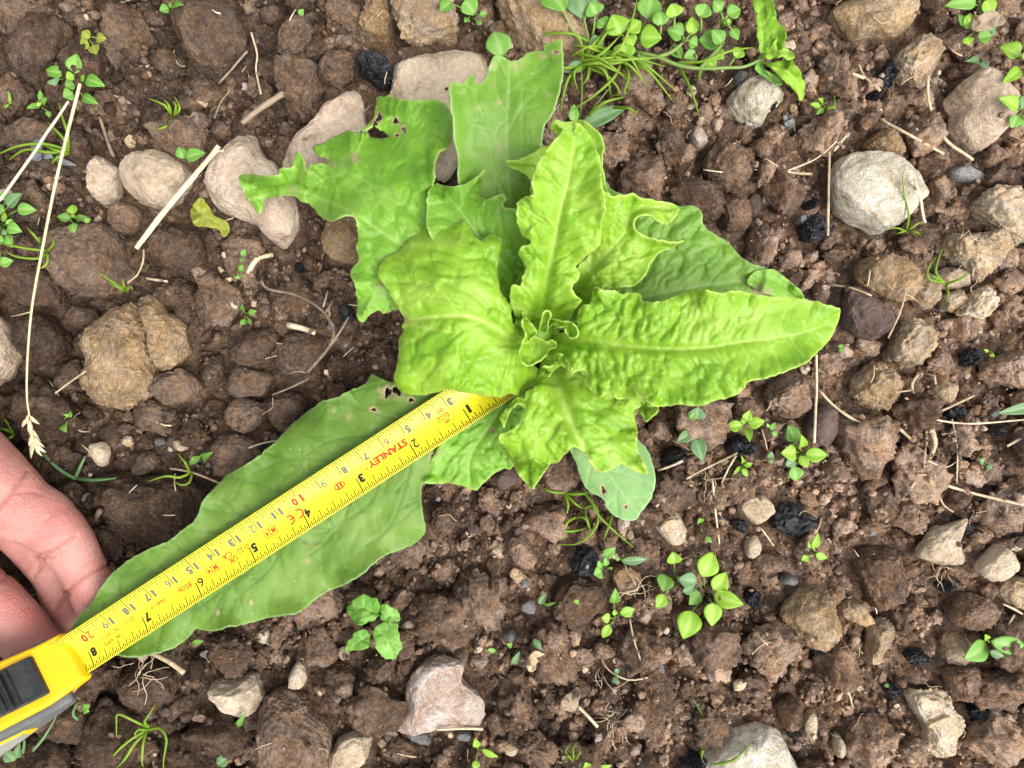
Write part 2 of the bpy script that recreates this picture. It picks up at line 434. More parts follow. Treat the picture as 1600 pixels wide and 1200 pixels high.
LEAF['H'] = crop([(1575,230),(1560,300),(1520,380),(1450,455),(1380,510),(1300,550),(1230,575),(1150,595),(1070,620),(1050,650),(1000,690),(900,715),(850,735),(780,748),(700,740),
    (620,750),(560,745),(530,720),(500,690),(450,705),(380,710),(345,695),(325,655),(308,648),(300,685),(270,700),(240,690),(210,650),(190,600),(180,560),(140,558),(108,570),(100,530),(70,480),(40,462),(10,480),
    (-40,430),(-30,380),(80,340),(150,330),(140,260),(170,200),(210,190),(240,100),(290,120),(350,115),(385,135),(440,128),(490,145),(500,170),(560,180),(640,165),(720,130),(800,112),(870,118),(940,130),(1020,118),
    (1080,125),(1170,150),(1280,155),(1380,165),(1480,190),(1560,212)], 860,420,3.478)
LEAF['I'] = [(905,330),(935,288),(948,285),(962,300),(1000,310),(1040,318),(1064,322),(1084,322),(1097,335),(1099,352),(1118,366),(1140,380),(1160,402),(1180,413),(1200,420),(1228,436),(1247,449),(1255,466),
    (1235,492),(1150,500),(1050,500),(960,505),(880,515),(862,500),(870,450)]
LEAF['J'] = crop([(600,470),(640,500),(690,495),(720,490),(760,480),(800,505),(850,515),(920,530),(960,535),(1022,560),(1015,590),(990,630),(950,655),(900,640),(870,610),(840,600),(790,610),(765,640),(770,680),
    (800,710),(850,735),(920,750),(1000,765),(1045,745),(1052,752),(980,790),(920,810),(870,860),(820,950),(770,1000),(700,1010),(640,1020),(590,1010),(540,1100),(430,1210),(340,1200),(400,1000),(460,880),(560,770),(575,600)], 780,170,3.637)
LEAF['K'] = crop([(700,170),(650,205),(640,250),(590,240),(520,320),(480,370),(490,400),(510,435),(530,390),(550,340),(580,300),(610,290),(635,310),(620,360),(600,410),(540,450),(475,490),
    (495,540),(510,570),(550,630),(580,690),(610,740),(650,790),(690,820),(715,780),(745,730),(780,690),(800,660),(850,650),(880,610),(940,555),(980,570),(1010,590),(1040,640),(1075,690),(1085,712),(1130,715),
    (1180,700),(1225,665),(1270,670),(1320,700),(1405,730),(1405,690),(1380,640),(1350,580),(1340,520),(1345,440),(1330,380),(1320,340),(1365,300),(1360,260),(1310,240),(1150,120),(1000,20),(880,-30),(800,-40),(740,40)], 660,560,4.0)
LEAF['L'] = crop([(920,580),(970,680),(1000,760),(1040,830),(1120,870),(1145,900),(1140,920),(1180,970),(1260,1010),(1330,1010),(1370,965),(1420,900),(1450,820),(1455,720),(1420,600),(1340,495),
    (1200,380),(1000,120),(900,0),(820,0),(830,200),(870,400)], 660,560,4.0)
LEAF['N'] = [(955,600),(985,606),(1005,618),(1022,630),(1029,640),(1020,650),(1009,658),(1003,650),(999,640),(992,648),(970,640),(930,600),(900,570),(915,565)]
HEART1 = crop([(360,455),(385,445),(402,480),(450,545),(440,575),(405,600),(440,588),(490,592),(540,620),(555,605),(580,620),(590,650),(550,670),(520,710),(480,750),(440,770),(390,785),(350,760),(335,710),
    (345,640),(375,580),(365,530),(355,490)], 740,400,4.615)
HEART2 = crop([(520,530),(560,500),(590,490),(610,510),(660,510),(665,545),(690,585),(720,590),(750,565),(745,525),(710,490),(660,475),(600,465),(550,450),(530,480)], 740,400,4.615)
HEART3 = crop([(470,560),(490,480),(500,430),(520,403),(545,410),(550,440),(535,480),(520,540)], 740,400,4.615)
HEART4 = crop([(500,800),(560,790),(575,720),(620,705),(660,740),(690,800),(685,840),(640,790),(600,800),(560,850),(540,865),(520,850)], 740,400,4.615)
# ------------------------------------------------------------------ the bed: one sheet of crumbly soil
GX0, GX1, GY0, GY1, GS = -0.31, 0.31, -0.25, 0.25, 0.0014
def axis(a, b, far):
    fine = np.arange(a, b + GS / 2, GS)
    out = [b]; st = GS
    while out[-1] < far: st *= 1.35; out.append(out[-1] + st)
    ext = np.array(out[1:])
    return np.concatenate([(-ext)[::-1], fine, ext])   # symmetric extents
gx = axis(GX0, GX1, 3.0); gy = axis(GY0, GY1, 3.0)
def ground_h(x, y):
    p = np.stack([x, y, 0 * x], 1)
    big = fbm(p * 14, 3, 1) * 0.0070
    d1, d2 = worley(p[:, :2] * 95 + fbm(p * 60, 2, 5)[:, None] * 0.5, 3)
    lump = np.clip((d2 - d1) * 1.6, 0, 1) ** 0.6 * 0.0050
    e1, e2 = worley(p[:, :2] * 260, 9)
    crumb = np.clip((e2 - e1) * 1.5, 0, 1) ** 0.6 * 0.0018
    return big + lump + crumb + fbm(p * 420, 3, 8) * 0.0016 - 0.0060
XX, YY = np.meshgrid(gx, gy)
ZZ = ground_h(XX.ravel(), YY.ravel())
nx, ny = len(gx), len(gy)
ii = (np.arange(ny - 1)[:, None] * nx + np.arange(nx - 1)[None]).ravel()
Fg = np.stack([ii, ii + 1, ii + 1 + nx, ii + nx], 1)
me = mesh_np('ground', np.stack([XX.ravel(), YY.ravel(), ZZ], 1), Fg)
ground = obj('ground', me, M['soil']); tagit(ground, 'crumbly dark brown soil of the vegetable bed', None, None, 'structure')

# raster of the highest surface so far, so that later things rest on earlier ones
HX = np.arange(GX0, GX1, GS); HY = np.arange(GY0, GY1, GS)
hx, hy = np.meshgrid(HX, HY)
GND = ground_h(hx.ravel(), hy.ravel()).reshape(hx.shape)
SURF = GND.copy()
def look(raster, x, y):
    i = np.clip(((np.asarray(x) - GX0) / GS).astype(int), 0, len(HX) - 1); j = np.clip(((np.asarray(y) - GY0) / GS).astype(int), 0, len(HY) - 1)
    return raster[j, i]
def stamp(V):
    """raise SURF by the vertices of a thing standing on the bed"""
    i = ((V[:, 0] - GX0) / GS).astype(int); j = ((V[:, 1] - GY0) / GS).astype(int)
    for di in (-1, 0, 1):
        for dj in (-1, 0, 1):
            a, b = i + di, j + dj
            k = (a >= 0) & (b >= 0) & (a < len(HX)) & (b < len(HY))
            np.maximum.at(SURF, (b[k], a[k]), V[k, 2])

ROCK = np.zeros(SURF.shape, bool)
def lumpy(D, seed, rough, facets, sharp=0.93):
    """turn unit directions into a rough broken lump of about unit radius: flat break faces, knobs and pits"""
    rg = np.random.default_rng(seed)
    P = D.copy()
    for k in range(facets + 5):
        n = rg.normal(size=3); n /= np.linalg.norm(n)
        c = rg.uniform(0.52, 0.90)
        d = P @ n - c
        P = P - np.where(d > 0, d * sharp, 0)[:, None] * n
    off = rg.uniform(-50, 50, 3)
    rid = 1 - 2 * np.abs(fbm(D * 3.2 + off, 2, 7))
    r = fbm(D * 1.5 + off, 2, seed % 50) * 0.26 + fbm(D * 4.2 + off, 3, seed % 50 + 3) * 0.34 + rid * 0.10
    fine = fbm(D * 11 + off, 3, seed % 50 + 9) * 0.25 + fbm(D * 24 + off, 3, seed % 50 + 2) * 0.20
    return P * (1.08 + rough * (r + fine))[:, None]

TRACE = []   # (outline px, height cm)
def traced(name, label, cat, mat, h, pts, rough=0.5, facets=7, level=5, group=None, sink=0.32, lift=0.0):
    """a stone or clod whose plan is given in photo pixels, h cm tall, partly sunk in the soil"""
    seed = int(abs(pts[0][0] * 7 + pts[0][1] * 13)) + 5
    C = np.mean(pts, 0)
    gz = 100 * float(look(GND, *PX(C[0], C[1], 0.5)[:2]))
    zc = max(gz, -0.2) + h * (0.5 - sink) + lift
    O = PXA(np.array(pts, float), zc)[:, :2]; c = O.mean(0); O = catmull((O - c) * 1e4, 8) / 1e4
    ang = np.arctan2(O[:, 1], O[:, 0]); rad = np.hypot(O[:, 0], O[:, 1])
    k = np.argsort(ang); ang, rad = ang[k], rad[k]
    if name == 'soil_clod' and np.ptp(np.array(pts)[:, 0]) > 125: level = 6
    D, F = ico(level)
    P = lumpy(D, seed, min(rough * 1.75, 0.95) if 'clod' in name else rough * 1.35, facets)
    az = np.arctan2(P[:, 1], P[:, 0]); rr = np.interp(az, ang, rad, period=2 * math.pi)
    hr = np.hypot(P[:, 0], P[:, 1]); n = np.linalg.norm(P, axis=1)
    flat = np.clip(hr / np.maximum(n, 1e-9), 0, 1)
    push = flat ** 0.62 / np.maximum(flat, 1e-6)                # squarer shoulders than a ball
    nn = 0.5 + 0.5 * n
    V = np.stack([np.cos(az) * rr * flat ** 0.62 * nn, np.sin(az) * rr * flat ** 0.62 * nn, P[:, 2] / np.maximum(n, 1e-9) ** 0.3 * h / 200], 1)
    V += np.array([c[0], c[1], zc / 100])
    stamp(V)
    ROCK[(np.clip((V[:, 1] - GY0) / GS, 0, len(HY) - 1)).astype(int), (np.clip((V[:, 0] - GX0) / GS, 0, len(HX) - 1)).astype(int)] = True
    base = np.array([c[0], c[1], V[:, 2].min()])
    me = mesh_np(name, V - base, F, smooth=mat != 'charcoal')
    o = obj(name, me, M[mat], loc=tuple(base))
    tagit(o, label, cat, group)
    TRACE.append(np.array(pts, float))
    return o

c1 = lambda p: crop(p, 0, 0, 2.963)
c3 = lambda p: crop(p, 1060, 0, 2.963)
c4 = lambda p: crop(p, 0, 400, 2.963)
c6 = lambda p: crop(p, 1060, 400, 2.963)
c7 = lambda p: crop(p, 0, 800, 2.963)
c8 = lambda p: crop(p, 530, 800, 2.963)
c9 = lambda p: crop(p, 1060, 800, 2.963)
def ell(cx, cy, rx, ry, rot=0, n=9):
    rg = np.random.default_rng(int(cx * 3 + cy)); out = []
    for k in range(n):
        a = 2 * math.pi * k / n; q = rg.uniform(0.86, 1.12)
        x, y = rx * q * math.cos(a), ry * q * math.sin(a); t = R(rot)
        out.append((cx + x * math.cos(t) - y * math.sin(t), cy + x * math.sin(t) + y * math.cos(t)))
    return out

ST = 'stone'; CL = 'soil clod'
T = traced
T('stone', 'rounded buff stone under the end of the pale double straw', ST, 'buff', 2.4, c1([(555,820),(580,760),(640,722),(730,712),(800,730),(880,790),(895,830),(870,880),(800,940),(740,962),(650,935),(580,890)]), 0.22, 6)
T('stone', 'narrow upright tan stone against the rounded buff stone', ST, 'stone', 2.2, c1([(420,790),(440,745),(480,725),(520,765),(555,790),(548,870),(520,930),(460,950),(430,880)]), 0.3)
T('stone', 'long pinkish tan slab under the ragged tip of the bitten leaf', ST, 'stone', 2.4, c1([(965,840),(985,760),(1040,690),(1130,628),(1180,650),(1215,730),(1290,770),(1340,890),(1372,1020),(1340,1100),(1300,1145),(1230,1110),(1190,1060),(1090,1030),(1010,960)]), 0.25, 8)
T('stone', 'sloping tan slab behind the bitten leaf, beside the pinkish slab', ST, 'stone', 2.5, [(440,255),(447,222),(480,192),(530,160),(553,152),(575,170),(580,195),(592,230),(565,265),(500,290),(450,285)], 0.25)
T('stone', 'large pale block behind the upright leaf with chewed top', ST, 'buff', 2.8, [(608,130),(612,95),(640,78),(700,67),(745,80),(755,100),(754,150),(735,230),(705,300),(670,290),(628,200)], 0.25, 8)
T('soil_clod', 'blocky tan clod above the large pale block', CL, 'paleclod', 2.6, [(617,20),(640,-12),(700,-12),(714,30),(708,60),(670,72),(640,74),(622,45)], 0.5)
T('soil_clod', 'slim ochre brown clod beside the blocky tan clod', CL, 'tanclod', 2.2, [(563,50),(575,20),(600,-8),(614,15),(612,65),(590,78),(568,68)], 0.5)
T('soil_clod', 'cracked tan clod behind the chewed leaf top, under grass stems', CL, 'tanclod', 3.0, [(788,30),(800,-14),(900,-14),(906,45),(912,80),(890,96),(840,88),(800,62)], 0.5)
T('soil_clod', 'knobbly cream clod above the three sided pale stone', CL, 'paleclod', 2.0, c3([(990,290),(1050,210),(1110,195),(1195,250),(1170,350),(1100,395),(1010,350)]), 0.55)
T('stone', 'big ochre brown rock with smooth face at the bed edge', ST, 'tanclod', 2.8, c3([(690,80),(760,20),(800,-16),(1050,-16),(1072,50),(1040,130),(960,190),(880,190),(800,200),(760,160),(700,120)]), 0.3, 8)
T('stone', 'large angular pale stone with flat face beside round weed leaves', ST, 'stone', 2.6, c3([(1235,480),(1260,410),(1330,350),(1400,318),(1450,340),(1510,400),(1552,450),(1545,530),(1490,600),(1440,660),(1380,688),(1310,660),(1270,590),(1265,540)]), 0.22, 9)
T('stone', 'big whitish rounded stone with yellow stains and a straw beside it', ST, 'white', 3.2, c3([(700,850),(720,790),(790,730),(900,725),(960,730),(1020,770),(1080,830),(1112,900),(1080,970),(1020,1030),(940,1065),(860,1060),(760,1020),(705,960)]), 0.22, 8)
T('stone', 'mottled white and grey stone below the drooping broad weed leaf', ST, 'white', 2.2, c3([(245,450),(290,400),(390,372),(440,395),(485,440),(460,490),(420,530),(380,590),(310,560),(260,520)]), 0.4)
T('stone', 'small smooth blue grey stone lying on bare soil', ST, 'grey', 1.0, c3([(1250,810),(1280,775),(1340,780),(1400,820),(1380,850),(1290,840)]), 0.15, 6, 4)
T('soil_clod', 'crumbly tan clod touching the whitish rounded stone', CL, 'tanclod', 1.6, c3([(850,680),(890,630),(940,600),(990,640),(1020,690),(1010,730),(950,735),(880,710)]), 0.6)
T('soil_clod', 'cream clod cluster with a reddish lump at its corner', CL, 'paleclod', 2.2, c3([(1385,930),(1450,890),(1600,910),(1660,1000),(1640,1110),(1500,1100),(1420,1050),(1390,1000)]), 0.55)
T('soil_clod', 'rough cream clod below the cream cluster', CL, 'paleclod', 2.0, c3([(1210,1130),(1260,1080),(1370,1075),(1470,1090),(1500,1150),(1470,1240),(1400,1290),(1300,1240)]), 0.55)
T('soil_clod', 'small cream clod pierced by curved green stems', CL, 'paleclod', 1.5, ell(1440,458,21,24), 0.55, 6, 4)
T('soil_clod', 'cream lump under the curved green stems', CL, 'paleclod', 1.4, ell(1483,436,25,17), 0.55, 6, 4)
T('soil_clod', 'pointed cream clod next to the pierced clod', CL, 'paleclod', 1.3, ell(1487,470,18,15), 0.5, 6, 4)
T('soil_clod', 'flat cream clod with lumpy rim on reddish crumbs', CL, 'paleclod', 1.5, c6([(1300,265),(1340,190),(1400,160),(1470,190),(1465,250),(1400,300),(1340,285)]), 0.55)
T('soil_clod', 'round wrinkled tan clod under a bent straw', CL, 'paleclod', 2.2, c6([(970,460),(985,370),(1030,305),(1080,290),(1140,330),(1158,400),(1120,460),(1060,500),(1000,480)]), 0.5)
T('soil_clod', 'rough ochre clod with a white fleck and smaller lump attached', CL, 'tanclod', 2.2, c6([(800,610),(830,530),(900,505),(960,505),(1010,540),(1030,600),(1010,660),(930,695),(840,680)]), 0.55)
T('soil_clod', 'small round tan clod beside tangled dry roots', CL, 'paleclod', 1.2, ell(1473,611,19,18), 0.4, 5, 4)
T('stone', 'purplish brown cracked stone beyond the tip of the bright leaf', ST, 'purple', 2.4, c6([(745,270),(760,170),(830,155),(900,190),(930,240),(995,290),(985,360),(900,400),(820,390),(770,340)]), 0.35, 8)
T('soil_clod', 'olive brown rounded clod above the purplish stone', CL, 'tanclod', 2.4, c6([(815,90),(850,20),(920,-10),(1000,10),(1060,60),(1090,110),(1060,180),(980,212),(900,190),(840,150)]), 0.45)
T('stone', 'striped grey brown stone with a straw standing over it', ST, 'purple', 1.8, c6([(580,790),(620,710),(680,690),(740,750),(755,800),(700,870),(630,875),(590,840)]), 0.25)
T('soil_clod', 'red brown clod under the edge of the bright pointed leaf', CL, 'clod', 1.9, c6([(420,640),(470,560),(530,545),(590,570),(600,650),(580,730),(520,760),(450,720)]), 0.5)
T('stone', 'pale kite shaped flat stone with a root hanging from it', ST, 'buff', 1.5, c9([(1078,190),(1170,90),(1250,60),(1318,40),(1300,130),(1312,220),(1240,245),(1110,225)]), 0.3, 7)
T('stone', 'round cream stone right of the kite shaped stone', ST, 'buff', 1.7, c9([(1370,250),(1430,175),(1490,155),(1550,230),(1520,300),(1460,322),(1400,290)]), 0.25)
T('soil_clod', 'crusty cream clod just below the round cream stone', CL, 'paleclod', 1.7, c9([(1460,380),(1500,320),(1600,290),(1670,330),(1660,420),(1560,430)]), 0.55)
T('soil_clod', 'large olive tan clod with sharp shoulders between crumbs', CL, 'tanclod', 2.4, c9([(455,470),(500,410),(560,370),(640,360),(690,385),(720,450),(735,510),(700,590),(600,615),(540,570),(490,510)]), 0.35, 9)
T('soil_clod', 'tall brown clod with pale foot near the olive tan clod', CL, 'clod', 2.2, c9([(830,240),(880,175),(970,170),(1010,210),(1045,290),(1010,370),(930,425),(870,400),(840,330)]), 0.45)
T('soil_clod', 'small olive clod touching the large olive tan clod', CL, 'tanclod', 1.6, c9([(740,430),(800,390),(860,440),(880,490),(840,515),(770,490)]), 0.4, 7, 4)
T('soil_clod', 'pale finger shaped clod with fine roots at its side', CL, 'paleclod', 1.3, c9([(880,520),(950,495),(978,560),(950,640),(905,698),(870,670),(885,590)]), 0.4)
T('soil_clod', 'long crumbling cream clod with straw fragment on top', CL, 'paleclod', 1.7, c9([(1060,830),(1130,815),(1240,840),(1270,920),(1300,1000),(1280,1080),(1285,1130),(1220,1140),(1150,1080),(1130,980),(1080,900)]), 0.7)
T('soil_clod', 'cream clod against the reddish stemmed seedling', CL, 'paleclod', 1.4, c9([(1220,580),(1270,545),(1330,570),(1330,660),(1280,690),(1225,660)]), 0.6, 6, 4)
T('stone', 'big rounded stone half crusted with soil, a green blade over it', ST, 'white', 2.8, c9([(110,1110),(200,1030),(330,985),(420,1005),(500,1060),(550,1150),(570,1240),(300,1280),(120,1220)]), 0.22)
T('stone', 'pink and white quartz stone with orange stains', ST, 'quartz', 2.4, c8([(265,990),(270,930),(310,860),(330,790),(380,700),(450,660),(585,670),(580,750),(650,830),(662,900),(640,960),(560,975),(440,1000),(330,1015)]), 0.3, 10)
T('stone', 'angular cream stone below the tip of the measured leaf', ST, 'buff', 1.9, c7([(975,800),(1080,770),(1160,745),(1205,780),(1222,840),(1190,900),(1130,925),(1040,910),(1000,860)]), 0.35)
T('soil_clod', 'great smooth brown clod below the angular cream stone', CL, 'clod', 3.0, c7([(1165,980),(1190,900),(1250,840),(1330,830),(1430,890),(1540,970),(1562,1060),(1530,1140),(1480,1210),(1230,1230),(1180,1120)]), 0.3, 7)
T('stone', 'pale wedge stone beside the great smooth clod', ST, 'buff', 1.8, [(512,1190),(530,1150),(560,1137),(578,1155),(577,1185),(540,1208)], 0.3)
T('stone', 'small buff chip between the cream stone and the nettle seedling', ST, 'buff', 1.1, c7([(1335,790),(1385,690),(1425,760),(1410,805),(1360,815)]), 0.3, 6, 4)
T('soil_clod', 'flaky dark clod beneath the tip of the measured leaf', CL, 'clod', 1.8, c7([(520,790),(600,700),(720,690),(810,760),(790,860),(700,920),(580,880)]), 0.35)
T('soil_clod', 'huge ochre clod split by a crack, stone flecks in it', CL, 'tanclod', 3.0, c4([(400,350),(470,280),(540,230),(620,230),(690,310),(730,370),(735,440),(730,530),(745,570),(700,630),(610,690),(540,705),(450,680),(400,590),(410,500)]), 0.30, 5, 6)
T('soil_clod', 'ochre piece breaking away from the huge split clod', CL, 'tanclod', 2.6, c4([(645,205),(700,195),(745,220),(770,270),(860,310),(865,450),(820,530),(770,545),(738,500),(748,400),(700,310)]), 0.35, 6)
T('stone', 'pale stone cut by the bed edge beside a long dry grass stem', ST, 'stone', 2.4, c4([(-60,300),(-5,265),(40,340),(78,430),(60,520),(20,572),(-60,600)]), 0.3)
T('soil_clod', 'dark round clod with a grey chip, left of the split clod', CL, 'clod', 2.0, c4([(85,370),(120,290),(180,258),(260,300),(305,390),(290,460),(200,500),(110,460)]), 0.35)
T('soil_clod', 'small dark clod between the split clod and the chipped clod', CL, 'clod', 1.6, c4([(330,270),(380,230),(450,260),(460,320),(390,340),(340,320)]), 0.35, 7, 4)
T('soil_clod', 'reddish brown clod with pale fleck above the split clod', CL, 'clod', 2.8, [(82,400),(100,368),(150,355),(185,362),(203,400),(205,435),(190,458),(160,468),(120,460),(100,440)], 0.35, 7)
T('soil_clod', 'broad olive brown clod crossed by a dry grass stem', CL, 'clod', 2.4, [(-10,425),(40,410),(85,425),(103,450),(95,475),(60,482),(20,460),(-10,455)], 0.35)
T('soil_clod', 'brown clod below the foot of the pale double straw', CL, 'clod', 2.2, [(232,385),(250,362),(290,355),(318,380),(320,410),(290,425),(250,420),(235,405)], 0.4)
T('soil_clod', 'rounded clod under the middle of the rounded buff stone', CL, 'clod', 1.6, [(172,345),(185,325),(210,322),(228,340),(222,360),(195,368),(178,362)], 0.4, 6, 4)
T('soil_clod', 'big slate brown clod with worn top near a forked root', CL, 'clod', 3.0, [(282,60),(290,25),(315,3),(345,5),(372,35),(386,75),(365,105),(335,122),(300,105)], 0.35, 7, 5)
T('soil_clod', 'round brown clod beside the slim ochre clod', CL, 'clod', 2.2, [(433,70),(445,45),(470,32),(487,45),(484,80),(465,98),(442,92)], 0.4)
T('soil_clod', 'rounded clod between the bare stick and the forked root', CL, 'clod', 1.9, ell(525,108,32,26), 0.4)
T('soil_clod', 'ochre clod below the bitten leaf near its stalk', CL, 'tanclod', 2.2, [(505,370),(520,348),(545,335),(565,350),(568,395),(548,415),(518,405)], 0.35)
T('soil_clod', 'knobbly round clod left of the measured leaf', CL, 'clod', 1.9, c4([(1040,720),(1080,660),(1150,665),(1220,700),(1215,770),(1150,810),(1080,790)]), 0.45)
T('soil_clod', 'dark clod tucked against the knobbly round clod', CL, 'clod', 2.0, c4([(1230,700),(1290,645),(1370,640),(1420,690),(1400,770),(1320,820),(1250,790)]), 0.35)
T('soil_clod', 'dark brown clod touching the edge of the measured leaf', CL, 'clod', 2.0, c4([(970,900),(1000,850),(1080,830),(1180,870),(1190,940),(1100,1000),(1010,1000)]), 0.4)
T('soil_clod', 'wide flat clod between the hand and the measured leaf', CL, 'clod', 2.4, [(158,760),(200,745),(260,742),(315,760),(335,800),(320,840),(270,855),(210,850),(180,820)], 0.35, 7)
T('soil_clod', 'brown clod with a clear quartz chip, right of the split clod', CL, 'clod', 2.2, c4([(1075,450),(1110,380),(1180,335),(1270,360),(1298,420),(1270,500),(1180,520),(1100,500)]), 0.35)
T('soil_clod', 'rounded clod below the clod with the quartz chip', CL, 'clod', 1.9, c4([(1060,570),(1110,510),(1200,520),(1260,560),(1230,640),(1120,660),(1070,630)]), 0.4)
T('soil_clod', 'cracked clod beside the pale forked twig', CL, 'clod', 2.2, c4([(1285,460),(1330,385),(1420,360),(1520,390),(1500,460),(1400,560),(1310,560)]), 0.4)
T('soil_clod', 'clod below the huge split clod at its broken side', CL, 'clod', 2.0, c4([(720,600),(780,540),(860,530),(910,590),(880,670),(790,690)]), 0.4)
T('soil_clod', 'large crumb covered clod above the small yellow green seedling', CL, 'clod', 2.2, c8([(990,380),(1040,310),(1120,310),(1220,360),(1240,430),(1170,500),(1090,530),(1010,470)]), 0.4)
T('soil_clod', 'oblong clod in the crumbs right of the measured leaf', CL, 'clod', 1.6, c8([(785,140),(830,105),(880,140),(920,210),(890,260),(820,230)]), 0.4)
T('soil_clod', 'brown clod at the wavy corner of the measured leaf', CL, 'clod', 1.8, c8([(425,10),(450,-40),(520,-40),(545,20),(530,90),(470,110),(435,70)]), 0.4)
T('stone', 'pale crusted stone right of the glaucous leaf', ST, 'paleclod', 1.8, c8([(1465,70),(1490,0),(1560,-10),(1600,50),(1590,130),(1520,155)]), 0.4)
T('soil_clod', 'tan clod at the foot of a fine root net', CL, 'tanclod', 1.6, c8([(1255,290),(1300,245),(1370,260),(1400,310),(1360,360),(1290,370)]), 0.4, 7, 4)
T('stone', 'tan stone against the large lump of charcoal', ST, 'buff', 1.5, [(1155,795),(1165,772),(1190,770),(1207,785),(1200,808),(1175,816)], 0.3, 6, 4)
T('stone', 'buff chip left of the large lump of charcoal', ST, 'buff', 1.2, c9([(305,150),(345,100),(390,150),(345,210),(310,190)]), 0.3, 6, 4)
T('stone', 'rust coloured pebble right of the bluish seedling clump', ST, 'quartz', 1.6, [(1075,215),(1082,197),(1098,205),(1104,225),(1092,238),(1078,232)], 0.2, 5, 4)
T('soil_clod', 'mossy brown clod with a grey flake at its side', CL, 'clod', 2.4, c3([(95,780),(150,690),(220,660),(300,690),(335,760),(300,850),(220,890),(130,850)]), 0.45)
T('soil_clod', 'red brown clod below the mossy clod', CL, 'clod', 1.8, c3([(160,960),(220,920),(300,930),(330,1000),(290,1070),(210,1080)]), 0.45)
T('stone', 'flat grey flake leaning on the mossy brown clod', ST, 'purple', 0.7, [(1163,322),(1178,302),(1190,308),(1186,330),(1176,340)], 0.15, 7, 4)
T('stone', 'pointed pale grey flake beside the leaning flake', ST, 'stone', 0.7, [(1188,316),(1198,293),(1208,304),(1212,319),(1198,320)], 0.15, 7, 4)
T('stone', 'greyish round pebble under the broad weed stem', ST, 'grey', 1.3, ell(1157,125,11,12), 0.2, 4, 4)
T('stone', 'flat pink brown stone by the lettuce leaf with pointed lobe', ST, 'purple', 1.6, [(766,745),(780,733),(800,732),(811,742),(803,757),(785,764)], 0.2, 6, 4)
T('soil_clod', 'reddish clod among crumbs below the kite shaped stone', CL, 'clod', 2.0, c9([(1240,440),(1290,395),(1390,390),(1440,440),(1420,510),(1340,540),(1260,510)]), 0.45)
T('soil_clod', 'rounded clod below the reddish stemmed seedling', CL, 'clod', 2.0, c9([(1225,740),(1280,700),(1370,710),(1395,770),(1360,840),(1270,850)]), 0.4)
T('soil_clod', 'tan clod marked with a pale chip by the bed corner', CL, 'clod', 2.0, c9([(465,900),(500,850),(550,850),(560,910),(540,980),(490,990)]), 0.4, 7, 4)
for px, py, rx, ry, ro in [(1237,812,33,30,0),(912,880,27,25,20),(590,108,32,28,0),(1157,698,22,16,0),(1280,1005,14,22,10),(1175,935,12,16,0),(1270,360,22,26,30),(1265,320,10,8,0),(1385,118,14,22,10),
        (1365,150,9,13,20),(1487,645,16,13,0),(1445,712,9,14,0),(1400,560,12,9,0),(1050,715,24,15,-30),(1157,822,14,10,40),(1430,1025,16,12,0),(1500,820,18,12,30),(1570,830,14,10,0),(1555,672,14,9,0),(1475,915,16,10,0),
        (1240,1140,12,14,0),(1080,1190,22,12,0),(1390,1075,14,12,30),(1525,1110,16,12,0),(545,490,14,20,0),(468,418,8,8,0),(1200,170,10,7,20),(1455,830,9,14,60),(1330,455,12,10,0),(1515,560,16,14,0)]:
    T('charcoal_lump', 'black charcoal lump half buried in brown crumbs' if rx < 23 else ('large black lump of charcoal flecked with white, right of the tan stone' if px == 1237 else 'black charcoal lump under the curled onion grass' if px == 912 else 'black charcoal lump tucked behind the large pale block' if px == 590 else 'broken charcoal edge beside the glaucous lettuce leaf'),
      'charcoal', 'charcoal', 1.1 if rx < 20 else 1.7, ell(px, py, rx * .85, ry * .85, ro), 1.3, 11, 4, group='charcoal lumps in the soil' if rx < 23 else None)
for px, py, rx, ry, ro in [(250,690,8,7,0),(133,527,9,6,0),(158,708,14,20,-20),(258,757,8,6,0),(465,1057,14,11,10),(1108,948,9,8,0),(1232,905,14,9,0),(824,948,13,11,0),(797,992,11,8,0),(655,1150,20,10,25),(725,1148,14,9,0),(1030,1042,7,11,0),
        (1230,195,9,7,0),(1250,345,10,8,0),(1360,710,7,8,0),(1500,1065,7,9,20),(1265,1130,10,22,5),(1310,1165,8,18,0)]:
    gr = (px in (158, 1265, 1310))
    T('pebble', 'small grey pebble lying among soil crumbs' if not gr else 'small buff pebble standing out of soil crumbs', 'pebble', 'buff' if gr else 'grey', 0.9, ell(px, py, rx, ry, ro), 0.25, 7, 4, group='buff pebbles in the soil' if gr else 'grey pebbles in the soil')

# ------------------------------------------------------------------ the rest of the clods, pebbles and crumbs
hidden = np.zeros(SURF.shape, bool)
qx = hx.ravel(); qy = hy.ravel()
kz = FPX * 100 / (CAMZ - 0.5)
QP = np.stack([800 + qx * kz, 600 - qy * kz], 1)
for k in LEAF: hidden |= inside(QP, np.array(LEAF[k])).reshape(SURF.shape)
hidden |= inside(QP, np.array([(0,680),(60,735),(172,885),(130,1070),(0,1170),(-200,1170),(-200,600)])).reshape(SURF.shape)

